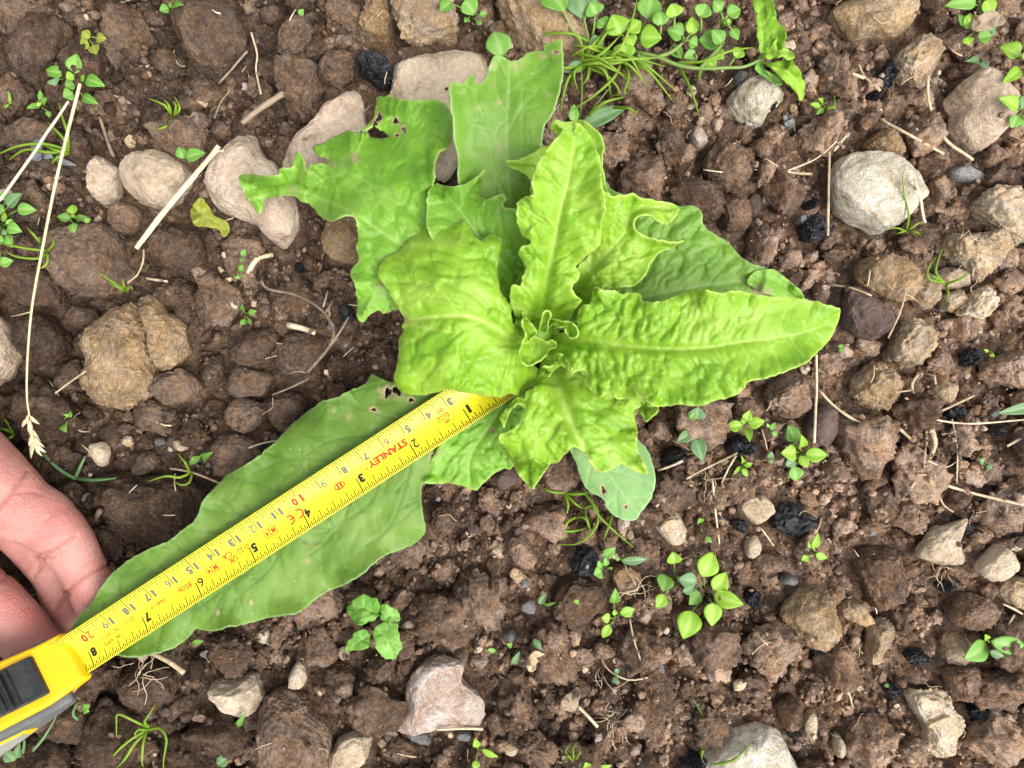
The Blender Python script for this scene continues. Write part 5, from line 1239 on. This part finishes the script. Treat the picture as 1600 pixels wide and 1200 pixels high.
# top
weed('weed with two large leaves above the blocky tan clod', (735,28), k2([(520,10,465,50,60),(580,0,630,70,85),(600,90,580,100,30),(650,70,685,60,30),(640,105,660,110,24)], 530,0,2.963), up=0.8)
weed('weed with one heart shaped leaf left of the cracked tan clod', (797,92), [(784,88,772,47,38)], up=0.9)
WT = k2([(470,200,425,80,115,'weed_lime'),(510,180,590,120,75,'weed_lime'),(580,215,705,215,105,'weed_lime'),(490,245,490,350,100,'weed_lime'),(510,200,540,265,65,'weed_lime'),(620,110,650,-30,115),(830,205,735,165,85),(875,200,878,90,60,'weed_lime'),(860,230,910,260,60),(1040,240,915,225,95),(1050,250,990,170,70),(1040,70,1000,0,60),(1075,85,1155,50,70),(1100,165,1140,225,48),(1060,110,1050,155,45,'weed_lime'),(1070,125,1100,125,30,'weed_lime'),(230,-30,270,108,145,'weed_dull'),(70,-50,150,60,150),(330,90,300,10,90),(390,150,340,110,70),(360,230,290,250,60,'weed_dull'),(560,330,640,390,70),(700,150,690,60,80),(760,260,820,330,60),(950,330,1010,400,60,'weed_lime'),(900,300,830,330,50),(1000,300,1060,330,60,'weed_lime'),(1120,330,1160,270,60,'weed_lime'),(780,100,760,20,80,'weed_lime'),(920,100,960,20,80),(420,300,380,380,60)], 840,0,3.636)
WT = [tuple(list(l[:4]) + [l[4] * 1.2] + list(l[5:])) for l in WT]
TOP = weed('sprawling weed behind the lettuce, long stem ending in broad leaves', (988,78), WT, up=1.3, stemr=0.06, stems=[[(980,80,.8),(1005,84,1.5),(1027,89,1.7),(1060,102,1.8),(1093,107,1.9),(1137,106,1.9),(1164,104,1.8),(1190,92,1.8)],[(1027,89,1.7),(1048,82,1.7),(1066,68,1.6)],[(1095,106,1.9),(1112,88,1.8),(1128,70,1.7)],[(1095,106,1.8),(1092,120,1.0),(1088,130,.1)]],
           reach={6:(1066,68),7:(1066,68),8:(1066,68),9:(1128,70),10:(1128,70),11:(1128,40),12:(1128,40),13:(1128,40),14:(1128,40),15:(1128,40),16:(925,95),17:(900,60),18:(925,60),19:(940,70),20:(940,80),21:(1000,85),22:(1030,60),23:(1060,85),24:(1093,107),25:(1085,100),26:(1110,95),27:(1137,106),28:(1050,50),29:(1095,50),30:(960,90)})
kc = dict(ox=840, oy=0, k=3.636)
zt = z_at(1190, 95) + 1.4
for nm, pts, md, mt in [('a', [(1205,-30),(1320,-30),(1345,60),(1360,110),(1405,180),(1395,260),(1380,280),(1300,312),(1268,300),(1255,240),(1245,130),(1235,60)], [(1190,92,zt),(1192,60,zt+.4),(1186,20,zt+.2),(1182,-8,zt-.2)], 'weed_lime'),
        ('b', [(1285,355),(1340,362),(1440,333),(1462,370),(1495,400),(1502,440),(1517,480),(1507,550),(1490,567),(1470,520),(1400,460),(1340,395)], [(1192,97,zt),(1222,105,zt+.3),(1243,125,zt),(1251,153,zt-.6)], 'weed_lime'),
        ('c', [(1268,318),(1290,390),(1335,418),(1372,438),(1392,474),(1370,482),(1320,452),(1258,412),(1238,382)], [(1188,95,zt-.1),(1198,110,zt-.1),(1220,128,zt-.5)], 'weed'),
        ('d', [(1278,312),(1330,260),(1362,200),(1392,262),(1440,288),(1457,320),(1430,337),(1390,320),(1340,328)], [(1192,88,zt+.1),(1212,80,zt+.4),(1236,86,zt+.3)], 'weed_lime')]:
    o = leaf(crop(pts, 840, 0, 3.636), md, mt, None, cup=(0.15, 0.15), ruff=(0.25, 30), blis=(0.06, 16, 20, 0.6), ribw=(4, 2), seed=40 + ord(nm), parent=TOP, serr=1.2, W=26, veins=26, groove=0.1)
rb = []
for k in range(8):
    a = rnd.uniform(0.4, 4.2) if k % 2 else rnd.uniform(-1.2, 1.2); L = rnd.uniform(35, 95); b = a + rnd.uniform(-1.2, 1.2)
    p0 = (915 + rnd.uniform(-6, 6), 98 + rnd.uniform(-6, 6)); p1 = (p0[0] + .5 * L * math.cos(a), p0[1] + .5 * L * math.sin(a)); p2 = (p1[0] + .5 * L * math.cos(b), p1[1] + .6 * L * math.sin(b))
    rb.append([p0, p1, p2])
for k in range(14):
    x0, y0 = rnd.uniform(895, 985), rnd.uniform(70, 105); a = rnd.uniform(-.5, .5) + (3.1 if rnd.random() < .35 else 0.2); L = rnd.uniform(50, 110)
    rb.append([(x0, y0), (x0 + .5 * L * math.cos(a), y0 + .5 * L * math.sin(a) - 6), (x0 + L * math.cos(a), y0 + L * math.sin(a) + rnd.uniform(-14, 18))])
rb += [[(912,100),(905,60),(880,52),(848,56)],[(918,100),(955,95),(1000,92),(1040,90)],[(915,104),(950,120),(968,145),(952,150)],[(970,96),(960,120),(930,148),(895,172)],[(915,102),(890,120),(880,150),(876,175)],[(976,98),(982,120),(975,145),(985,140)],[(920,180),(945,160),(975,152)],[(960,168),(985,170),(996,182)],[(1060,102),(1075,130),(1085,155),(1092,182)],[(915,96),(935,70),(950,50),(975,40)],[(925,95),(965,80),(985,40),(995,0)],[(1060,98),(1100,96),(1140,80),(1180,74)]]
tuft('dense tuft of thin green stems behind the lettuce', (915,100), rb, r=0.075, arch=0.9)
weed('pale lance shaped leaf lying behind the upright blistered leaf', (905,198), [(908,198,980,166,26,'weed_dull'),(896,190,897,162,16),(912,102,880,112,18,'weed_dull'),(985,98,990,125,16,'weed_dull')], up=0.8)
weed('sprig at the bed edge with pale oval leaves above dead leaf litter', (1535,40), [(1525,2,1478,8,26),(1540,0,1548,26,24,'weed_lime'),(1510,45,1517,20,17,'weed_lime'),(1506,42,1498,22,13),(1510,58,1514,70,17,'weed_lime'),(1528,58,1550,55,22),(1540,52,1556,42,19,'weed_dull')], up=0.9, stems=[[(1530,-5,.9),(1532,20,.8),(1533,44,.0)]])
weed('lime green seedling leaning over the angular pale stone', (1600,100), [(1592,88,1562,72,27,'weed_lime'),(1594,108,1568,128,18,'weed_lime'),(1602,96,1612,80,20,'weed_lime')], up=1.0)
weed('round leaved seedling touching the angular pale stone', (1592,178), [(1590,170,1562,152,22,'weed_lime'),(1590,180,1580,200,20),(1596,170,1606,150,22,'weed_dull'),(1594,185,1604,200,20)], up=0.9)
weed('two dark seed leaves above the angular pale stone', (1531,98), [(1530,97,1513,94,14,'weed_dull'),(1532,99,1544,104,12,'weed_dull')], up=0.3, stemr=0.03)
weed('tiny lime seedling on crumbs below the big ochre rock', (1288,165), [(1282,166,1266,162,9,'weed_lime'),(1286,162,1280,154,9,'weed_lime'),(1292,168,1308,176,11,'weed_lime'),(1286,170,1276,178,8)], up=0.35, stemr=0.03)
weed('blue green three leaf seedling below the mottled white stone', (1231,188), [(1230,186,1224,181,9,'weed_grey'),(1232,185,1238,180,8,'weed_grey'),(1230,190,1229,198,9,'weed_grey')], up=0.3, stemr=0.02)
tuft('thin blade standing by the tiny lime seedling', (1300,175), [[(1300,175),(1304,155),(1298,136)]], r=0.05)
# right
weed('bluish seedling with slim paired leaves beside charcoal', (1086,672), [(1086,655,1092,636,26,'weed_dull'),(1092,673,1128,671,18,'weed_dull'),(1086,685,1098,720,24,'weed_dull'),(1080,675,1058,690,18,'weed_dull'),(1078,655,1086,645,10)], up=0.6)
weed('lime seedling of four pointed leaves above the charcoal pair', (1162,660), [(1160,664,1133,667,17,'weed_lime'),(1164,658,1172,641,15,'weed_lime'),(1168,662,1195,658,18,'weed_lime'),(1164,668,1172,688,14,'weed_lime'),(1162,662,1160,652,9,'weed_lime')], up=0.6)
weed('round leaved chickweed with seven leaves left of the striped stone', (1246,706), [(1244,692,1232,664,23),(1250,700,1254,682,15,'weed_lime'),(1244,706,1221,708,24,'weed_lime'),(1258,710,1294,711,22,'weed_lime'),(1250,712,1262,730,16,'weed_lime'),(1242,718,1228,728,16,'weed_dull'),(1240,728,1244,752,22)], up=0.7)
weed('small star shaped seedling below the lime seedling', (1159,728), [(1158,730,1148,737,6,'weed_lime'),(1160,732,1168,745,9,'weed_lime'),(1162,728,1176,724,8,'weed_lime'),(1159,724,1160,714,6,'weed_lime'),(1156,728,1146,742,5,'weed_lime')], up=0.3, stemr=0.03)
for c_, L, lab in [((1204,670), [(1204,672,1212,660,8),(1206,674,1214,682,8),(1202,668,1198,662,5)], 'tiny seedling between two chickweeds'), ((1203,716), [(1202,716,1206,706,11,'weed_dull'),(1203,718,1207,724,9,'weed_dull')], 'single round dull leaf beside the round leaved chickweed'),
        ((1540,725), [(1538,722,1530,718,11,'weed_dull'),(1542,727,1550,732,11,'weed_dull')], 'pair of dull seed leaves below the blue grey flake'), ((1545,550), [(1544,550,1538,546,5,'weed_lime'),(1546,553,1554,557,7,'weed_lime')], 'tiny lime leaf pair in the reddish crumbs'), ((1312,542), [(1312,545,1316,538,10),(1310,548,1320,548,7)], 'tiny seedling at the tip of the bright pointed leaf')]:
    weed(lab, c_, L, up=0.25, stemr=0.025)
tuft('curved green stems growing over the cream clods', (1476,442), [[(1476,442),(1452,436),(1450,420),(1462,402)],[(1478,444),(1500,436),(1512,426)],[(1478,446),(1482,460),(1478,474)],[(1474,440),(1462,425),(1468,400),(1474,388)],[(1474,440),(1456,430),(1452,424)]], r=0.06)
tuft('green shoots at the lower side of the whitish rounded stone', (1416,360), [[(1416,360),(1420,335),(1412,300),(1410,270)],[(1416,362),(1400,356),(1384,360)],[(1418,360),(1430,352),(1442,345)],[(1418,362),(1430,362),(1438,368)],[(1416,360),(1405,364),(1398,366)]], r=0.05)
weed('grey green lance leaf lying in from the bed edge', (1612,636), [(1625,632,1558,646,17,'weed_dull')], up=0.5)
weed('large bright chickweed with eight leaves on crumbs', (1100,925), k2([(110,300,160,185,100,'weed_lime'),(160,360,225,280,80,'weed_lime'),(100,370,50,430,60),(85,320,0,310,75,'weed_dull'),(160,380,300,430,80,'weed_lime'),(160,420,155,530,80,'weed_lime'),(60,455,25,590,110,'weed_lime'),(70,350,20,370,50,'weed_dull')], 1060,800,2.963), up=0.9)
weed('chickweed shoot with four leaves left of the large bright chickweed', (960,962), k2([(1270,420,1280,360,45),(1255,490,1215,490,45,'weed_lime'),(1300,470,1368,450,48,'weed_lime'),(1250,520,1220,585,42,'weed_lime'),(1275,480,1275,450,22,'weed_lime')], 530,800,2.963), up=0.7)
weed('seedling beside the charcoal under the curled onion grass', (942,882), k2([(1225,205,1280,165,48),(1235,250,1232,210,28),(1215,270,1180,290,55),(1210,260,1200,225,26),(1250,262,1265,258,14)], 530,800,2.963), up=0.6)
weed('spotted narrow leaf below the glaucous lettuce leaf', (975,873), [(970,876,1012,874,13,'weed_dull'),(968,874,962,872,7)], up=0.4)
weed('two round leaves at the left of the large bright chickweed', (1052,905), k2([(1550,240,1545,185,65,'weed_lime'),(1510,290,1500,365,80),(1505,380,1470,445,60,'weed_lime'),(1570,320,1600,310,50)], 530,800,2.963), up=0.8)
weed('small lime seedling right of the chickweed, below charcoal', (1272,862), k2([(620,170,650,100,35,'weed_lime'),(615,165,605,130,30,'weed_lime'),(635,195,690,215,36,'weed_lime'),(600,205,570,225,34,'weed_lime')], 1060,800,2.963), up=0.5)
weed('seedling with reddish stem and long glossy leaves', (1540,1003), [(1542,1005,1508,1030,32),(1548,1002,1606,1012,27),(1546,1018,1570,1026,12,'weed_dull'),(1542,1000,1540,992,10,'weed_lime')], up=0.7)
weed('curled dark seedling beside the buff chip and charcoal', (1098,820), [(1096,818,1092,810,12),(1098,822,1102,834,10),(1102,838,1112,848,8)], up=0.4, stemr=0.03)
weed('four leaved nettle seedling with toothed leaves', (588,968), [(585,966,584,955,10,'weed_lime')], up=0.8)
NET = [o for o in COL.objects if o.get('label', '').startswith('four leaved nettle')][0]
zn = z_at(588, 968) + 1.0
for pts, md in [([(185,470),(190,430),(160,395),(110,382),(60,400),(32,440),(35,475),(70,510),(110,525),(150,510)], [(592,960,zn),(570,950,zn+.2),(545,945,zn)]), ([(185,440),(220,435),(272,455),(275,500),(245,525),(210,505),(190,480)], [(592,960,zn),(605,960,zn+.2),(622,962,zn)]),
        ([(150,570),(110,545),(70,570),(30,625),(40,645),(100,635),(145,610)], [(584,985,zn-.2),(565,1000,zn),(541,1016,zn-.2)]), ([(160,560),(200,510),(260,520),(280,590),(285,640),(250,680),(190,660),(160,600)], [(590,975,zn),(605,1000,zn+.2),(615,1026,zn)])]:
    leaf(crop(pts, 530, 800, 2.963), md, 'weed', None, cup=(0.1, 0.1), ruff=(0.12, 20), blis=(0.05, 10, 12, 0.8), ribw=(3, 1.5), seed=60 + int(md[1][0]) % 30, parent=NET, serr=2.4, W=20, veins=18, groove=0.06, step=2.2)
tuft('curled onion grass below the glaucous lettuce leaf', (912,792), [[(882,770),(900,788),(912,795)],[(912,795),(930,790),(934,815),(922,835),(900,850),(870,850)],[(912,795),(918,815),(922,830)],[(900,808),(885,818),(882,845)],[(900,808),(915,810),(924,832)],[(884,772),(910,770),(925,785),(935,805),(960,830),(993,858)],[(868,828),(895,830),(920,824)],[(882,772),(888,790),(884,804)],[(956,805),(950,825),(942,846)],[(884,770),(860,768),(842,758)],[(884,771),(905,772),(925,768)]], r=0.07, arch=0.8)
weed('slender lime shoot left of the soil crusted round stone', (748,1165), k2([(640,1090,630,1050,34,'weed_lime'),(660,1100,735,1135,28,'weed_lime'),(635,1150,630,1200,36,'weed_lime')], 530,800,2.963), up=0.5)
weed('pair of lime leaves at the lower bed edge', (930,1198), k2([(1150,1180,1140,1160,36,'weed_lime'),(1180,1190,1260,1175,36,'weed_lime')], 530,800,2.963), up=0.5)
tuft('small hooked green shoots near the lower bed edge', (895,1182), [[(890,1186),(884,1172),(894,1160)],[(896,1186),(896,1168),(902,1160)],[(900,1186),(906,1175),(902,1164)],[(893,1188),(888,1180),(882,1186)]], r=0.045)
tuft('bright blades beside the soil crusted round stone', (1096,1165), [[(1096,1165),(1106,1140),(1096,1115),(1083,1092)],[(1096,1168),(1110,1150),(1122,1134)],[(1096,1160),(1088,1155),(1086,1150)],[(1098,1172),(1096,1185),(1102,1195)]], r=0.06)
tuft('single green blade lying over the soil crusted round stone', (1115,1195), [[(1115,1195),(1150,1185),(1180,1152)]], r=0.06)
for c_, L, lab in [((800,1020), [(800,1038,812,1018,9,'weed_dull')], 'narrow dull leaf in crumbs below the crumb covered clod'), ((768,1015), [(762,1015,775,1017,7)], 'small bent leaf in the crumbs'), ((797,1008), [(793,1010,800,1005,9)], 'round bright leaf in the crumbs'), ((840,1006), [(834,998,846,1016,11,'weed_dull')], 'dull oval leaf beside a root scrap'),
        ((847,938), [(842,944,854,926,10,'weed_dull'),(848,944,866,943,6)], 'slim bent seedling above the crumbs'), ((963,1056), [(960,1050,968,1046,9,'weed_dull'),(958,1058,966,1068,11,'weed_dull')], 'two dull round leaves near the root net'), ((900,940), [(898,942,904,938,9,'weed_lime')], 'round leaf on the crumb covered clod'), ((1385,1069), [(1383,1068,1388,1074,7)], 'tiny dark leaf below the pale finger shaped clod')]:
    weed(lab, c_, L, up=0.2, stemr=0.025)

# dry stems, straw and sticks
z1 = z_at(122, 130) + 1.6
G1 = empty('dry_grass_stem', PX(125, 131, z1), 'long pale dry grass stem with a seed head, lying across the clods', 'dry grass')
pts = [(125,131),(105,210),(86,290),(66,390),(50,480),(43,560),(42,620),(46,650)]
cv = catmull(np.array([PX(x, y, max(2.6, z_at(x, y, .1))) for x, y in pts]) * 1e4, 30, closed=False) / 1e4
V, F = tube(cv, np.linspace(.075, .04, len(cv)) / 100, 6); me = mesh_np('stalk', V, F); obj('stalk', me, M['drygrass'], G1)
for k in range(20):
    u = k / 19; bx, by = 45 + 10 * u, 646 + 50 * u
    a = rnd.uniform(-.5, .5) + (0.45 if k % 2 else -0.15); L = rnd.uniform(16, 26)
    b = PX(bx, by, 2.5); t = PX(bx + L * math.sin(a), by + L * math.cos(a), 2.5 + rnd.uniform(-.3, .3))
    put_leaf(G1, b, t, rnd.uniform(.09, .16) / 100, 'drygrass', nu=6, nv=1).name = 'spikelet'
rod('dry_grass_stem', 'straight pale dry grass stem running into the dense chickweed', 'dry grass', [(106,158),(70,212),(36,262),(4,306),(-20,335)], 0.08, 'drygrass', zs=[2.8,2.6,2.5,2.4], r1=0.06)
D1 = empty('split_straw', PX(278,310,2.2), 'pale split double straw leaning on the rounded buff stone', 'straw')
for pts, r in [([(213,388),(250,338),(290,290),(325,250),(342,228)], .105), ([(222,378),(262,326),(308,272)], .085), ([(325,252),(340,236),(350,236)], .06)]:
    cv = catmull(np.array([PX(x, y, 2.0 + 0.5 * (x - 213) / 130) for x, y in pts]) * 1e4, 30, closed=False) / 1e4
    V, F = tube(cv, r / 100, 7); me = mesh_np('strand', V, F); obj('strand', me, M['straw'], D1)
rod('stick', 'bare grey brown stick lying on dark crumbs', 'stick', [(378,192),(410,168),(447,143)], .17, 'twig', bend=False, r1=.14)
rod('stick', 'dark thin stick below the slate brown clod', 'stick', [(342,130),(362,108),(386,80)], .07, 'twig', bend=False)
rod('stick', 'dark bent sliver of wood near the bare stick', 'stick', [(335,185),(345,160),(362,138)], .05, 'twig')
rod('stick', 'flat double splinter above the narrow tan stone', 'stick', [(156,182),(164,210),(178,245)], .12, 'twig', bend=False)
rod('stick', 'short splinter of pale wood by the tiny seed leaves', 'stick', [(342,418),(360,440)], .16, 'straw', bend=False, r1=.2)
rod('stick', 'second splinter of pale wood by the tiny seed leaves', 'stick', [(385,435),(400,406),(425,398)], .17, 'straw')
rod('stick', 'pale chip of wood beside the cracked clod', 'stick', [(450,508),(470,512),(492,520)], .22, 'straw', r1=.1)
rod('stick', 'wood chip half buried beside the hand', 'stick', [(145,818),(156,798)], .16, 'twig', bend=False)
TW = empty('forked_twig', PX(510,540,2.4), 'pale forked twig standing over clods left of the lettuce', 'twig')
for pts, r0, r1 in [([(406,440),(420,452),(460,460),(495,478),(515,500),(522,520),(512,545),(480,582)], .06, .07), ([(512,545),(530,520),(545,495)], .07, .04), ([(505,480),(512,455)], .05, .02), ([(508,490),(520,470)], .05, .03), ([(515,495),(514,475)], .05, .02), ([(412,445),(408,436)], .04, .02), ([(482,592),(455,605),(425,617)], .05, .04)]:
    cv = catmull(np.array([PX(x, y, max(2.3, z_at(x, y, .08))) for x, y in pts]) * 1e4, 25, closed=False) / 1e4
    V, F = tube(cv, np.linspace(r0, r1, len(cv)) / 100, 6); me = mesh_np('branch', V, F); obj('branch', me, M['twig'], TW)
rod('root', 'pale curved root on the reddish brown clod', 'root', [(200,442),(215,430),(223,410),(224,390)], .06, 'root')
rod('stick', 'short straw beside the shoots at the split clod', 'straw', [(222,434),(262,440)], .09, 'straw', bend=False)
rod('root', 'forked pale root hanging beside the slate brown clod', 'root', [(392,50),(402,85),(400,110),(408,148)], .07, 'root')
for lab, pts, r in [('thick pale straw lying below the big ochre rock', [(1373,185),(1415,208),(1475,240)], .10), ('kinked pale straw running beside the angular pale stone', [(1450,120),(1451,160),(1475,215),(1520,250)], .09), ('straight upright straw left of the whitish rounded stone', [(1296,237),(1294,300),(1293,368)], .08),
        ('bent straw at the right rim of the whitish rounded stone', [(1428,280),(1438,310),(1445,348)], .08), ('curved pair of straws on open crumbs', [(1196,248),(1230,268),(1268,272)], .08), ('thin straw crossing the curved pair', [(1232,266),(1275,248),(1308,220)], .05), ('short straw above the curved pair', [(1303,236),(1322,212)], .07),
        ('straw stub by the charcoal below the big ochre rock', [(1325,112),(1350,122)], .10), ('bent straw over the charcoal below the big ochre rock', [(1340,96),(1350,120),(1375,142)], .08), ('straw standing over the striped grey brown stone', [(1275,554),(1275,620),(1272,692)], .085), ('long straw between the red brown and ochre clods', [(1280,610),(1310,640),(1354,668)], .08),
        ('curved straw between the olive clod and the round wrinkled clod', [(1416,455),(1405,490),(1388,528)], .06), ('pale straw lying by the dark purplish stone', [(1298,445),(1330,450),(1362,462)], .06), ('long arched straw under the round dull seed leaves', [(1452,748),(1500,765),(1560,780),(1620,792)], .10), ('straw above the blue grey flake', [(1464,645),(1492,632),(1521,618)], .08), ('thin straw reaching the bed edge', [(1458,655),(1510,662),(1600,656)], .06), ('thin upright straw below the green shoot', [(1488,655),(1496,700),(1495,757)], .05), ('short straw leaving the bed edge', [(1573,697),(1615,675)], .09),
        ('thick dry rootstalk crossing reddish crumbs', [(1384,650),(1400,665),(1425,688)], .11), ('pale straw under the lime seedling', [(1072,748),(1110,728),(1152,708)], .07), ('second pale straw under the lime seedling', [(1150,712),(1138,732),(1128,754)], .06), ('straw below the glaucous lettuce leaf', [(1028,735),(1048,728),(1066,720)], .08), ('thin straw rising from the chickweed and charcoal', [(1113,750),(1118,800),(1124,850)], .06), ('slim straw beside the round leaved chickweed', [(1190,668),(1196,690),(1199,706)], .05),
        ('thick root end under the tip of the measured leaf', [(235,1020),(262,1032),(287,1052)], .15), ('thin straw touching the edge of the measured leaf', [(388,700),(412,692),(436,688)], .06), ('straw beside the curved green shoot', [(266,732),(300,738),(342,754)], .07), ('straw beside the two seed leaves', [(70,628),(100,604),(134,580)], .06), ('pale shoot by the two seed leaves', [(76,594),(90,615),(106,640)], .05), ('pale fallen root end left of the hooked shoots', [(1012,1058),(980,1062),(945,1040),(935,1000)], .05),
        ('thick pale straw piece above the root net', [(845,992),(868,1015),(884,1048)], .07), ('splinter below the dead leaf scrap', [(902,1102),(920,1120),(934,1136)], .11), ('flat straw at the foot of the pink quartz stone', [(682,1140),(720,1138),(755,1139)], .08), ('twisted twig beside the crumbling cream clod', [(1308,1056),(1325,1080),(1333,1106)], .06), ('short straw on the crumbling cream clod', [(1450,1135),(1466,1126),(1484,1120)], .11), ('straw chip beside the large olive tan clod', [(1200,992),(1220,996),(1240,1002)], .06), ('bent straw below the large olive tan clod', [(1175,1022),(1195,1005),(1222,1004),(1226,1012)], .05),
        ('pale straw on the crumb covered clod', [(984,966),(990,998),(1004,1040)], .05), ('pale straw at the lower bed edge right', [(1568,944),(1585,952),(1605,964)], .07)]:
    nm = 'root' if 'root' in lab else 'straw'
    rod(nm, lab, nm, pts, r, 'root' if nm == 'root' else 'straw', r1=r * .75)
RT = empty('root_tangle', PX(1455,690,1.6), 'tangle of dry branching roots beside the small round tan clod', 'dry roots')
for pts, r0, r1 in [([(1440,580),(1425,600),(1432,630),(1450,660),(1455,680)], .06, .09), ([(1452,658),(1458,680),(1461,695),(1445,730),(1425,760),(1410,780)], .13, .04), ([(1448,665),(1447,690),(1444,720),(1448,750),(1452,782)], .07, .05), ([(1452,748),(1465,770),(1475,790),(1490,800)], .08, .04), ([(1432,742),(1478,742)], .05, .04), ([(1440,582),(1460,588),(1462,600)], .07, .04), ([(1422,610),(1400,613)], .05, .02), ([(1415,622),(1430,630)], .05, .04), ([(1450,720),(1478,730),(1500,718),(1512,722)], .03, .02), ([(1434,775),(1465,788)], .05, .04)]:
    cv = catmull(np.array([PX(x, y, z_at(x, y, .25)) for x, y in pts]) * 1e4, 25, closed=False) / 1e4
    V, F = tube(cv, np.linspace(r0, r1, len(cv)) / 100, 6); me = mesh_np('root', V, F); obj('root', me, M['root'], RT)
def root_net(label, c, n, spread, seed, r=0.022):
    rg = random.Random(seed); root = empty('root_net', PX(c[0], c[1], z_at(*c)), label, 'dry roots')
    for k in range(n):
        a = rg.uniform(0, 6.28); x, y = c[0] + rg.uniform(-.3, .3) * spread, c[1] + rg.uniform(-.3, .3) * spread; P = []
        for i in range(6):
            P.append(PX(x, y, z_at(x, y, .06))); x += spread * .16 * math.cos(a); y += spread * .16 * math.sin(a); a += rg.uniform(-.7, .7)
        cv = catmull(np.array(P) * 1e4, 20, closed=False) / 1e4
        V, F = tube(cv, np.linspace(r, r * .5, len(cv)) / 100, 5); me = mesh_np('root', V, F); obj('root', me, M['root'], root)
root_net('net of fine pale roots on a brown clod', (965,1110), 18, 70, 3)
root_net('fine pale roots beside the tan clod', (1005,930), 14, 55, 4)
root_net('fine roots spreading from the straw under the lime seedling', (1105,745), 12, 45, 5)
root_net('fine white roots under the tip of the measured leaf', (225,1045), 12, 55, 6)
root_net('fine roots at the side of the pale finger shaped clod', (1338,1015), 9, 34, 7)
root_net('roots hanging from the kite shaped stone', (1470,895), 7, 40, 8)
# dead leaf scraps

for pts, md, lab, mt in [([(1075,830),(1100,815),(1112,850),(1105,905),(1070,925),(1035,905),(1040,860)], [(0,0)], 'curled brown dead leaf scrap near the root net', 'twig'), ([(870,690),(905,650),(950,655),(945,680),(915,700),(910,730),(880,730)], [(0,0)], 'crumpled pale leaf scrap below the slim bent seedling', 'straw')]:
    P = crop(pts, 530, 800, 2.963); C = np.mean(P, 0); z = z_at(C[0], C[1], .35)
    o = leaf(P, [(P[0][0], P[0][1], z), (C[0], C[1], z + .15), (P[3][0], P[3][1], z)], mt, lab, cup=(.3, .2), ruff=(.3, 14), blis=(.08, 8, 8, 1), veins=0, ribw=(2, 1), groove=0, step=2.2, W=14, name='dead_leaf', parent=None, seed=80)
    o.parent = None; o.location = (0, 0, 0); tagit(o, lab, 'dead leaf')
P = crop([(975,160),(1010,200),(1080,190),(1140,160),(1240,140),(1380,250),(1320,300),(1240,330),(1120,370),(960,360),(960,260)], 1400, 0, 8); z = z_at(1545, 30, .5)
o = leaf(P, [(1522,30,z),(1545,32,z+.1),(1572,32,z)], 'twig', None, cup=(.15, .2), ruff=(.2, 20), blis=(.05, 8, 8, 1), veins=14, ribw=(2, 1), groove=0, step=2.2, W=16, name='dead_leaf', seed=81)
o.parent = None; o.location = (0, 0, 0); tagit(o, 'flat pale brown dead leaf under the sprig at the bed edge', 'dead leaf')
P = crop([(890,960),(930,920),(960,950),(990,1000),(1050,1030),(1058,1070),(1030,1095),(1010,1060),(940,1045),(900,1040),(880,1000)], 0, 0, 2.963); z = z_at(330, 340, .4)
o = leaf(P, [(300,330,z),(330,342,z+.1),(355,360,z)], 'weed_yellow', None, cup=(.1, .1), ruff=(.2, 20), blis=(.05, 8, 8, 1), veins=14, ribw=(2, 1), groove=0, step=2.2, W=14, name='withered_leaf', seed=82)
o.parent = None; o.location = (0, 0, 0); tagit(o, 'withered yellow leaf scrap beside the pinkish tan slab', 'dead leaf')
# loose straw bits and root hairs
for k in range(70):
    x, y = rnd.uniform(10, 1590), rnd.uniform(10, 1190)
    p = PX(x, y, .5)
    if look(hidden, p[0], p[1]): continue
    a = rnd.uniform(0, 3.14); L = rnd.uniform(6, 20); b = a + rnd.uniform(-.4, .4)
    nearby = near(p[0], p[1])
    rod('straw', 'tiny straw scrap near ' + nearby, 'straw', [(x, y), (x + L * math.cos(a), y + L * math.sin(a)), (x + L * math.cos(a) + L * .7 * math.cos(b), y + L * math.sin(a) + L * .7 * math.sin(b))], rnd.uniform(.02, .055), 'straw', group='tiny straw scraps on the soil')
parts = []
for k in range(150):
    x, y = rnd.uniform(0, 1600), rnd.uniform(0, 1200); a = rnd.uniform(0, 6.28); P = []
    if look(hidden, *PX(x, y, .5)[:2]): continue
    for i in range(rnd.randint(4, 8)):
        P.append(PX(x, y, z_at(x, y, .04))); x += 5 * math.cos(a); y += 5 * math.sin(a); a += rnd.uniform(-.8, .8)
    parts.append(tube(np.array(P), rnd.uniform(.010, .018) / 100, 4))
V, F = merge(parts); o = obj('root_hairs', mesh_np('root_hairs', V, F), M['root']); tagit(o, 'fine pale root hairs scattered over the soil', None, None, 'stuff')
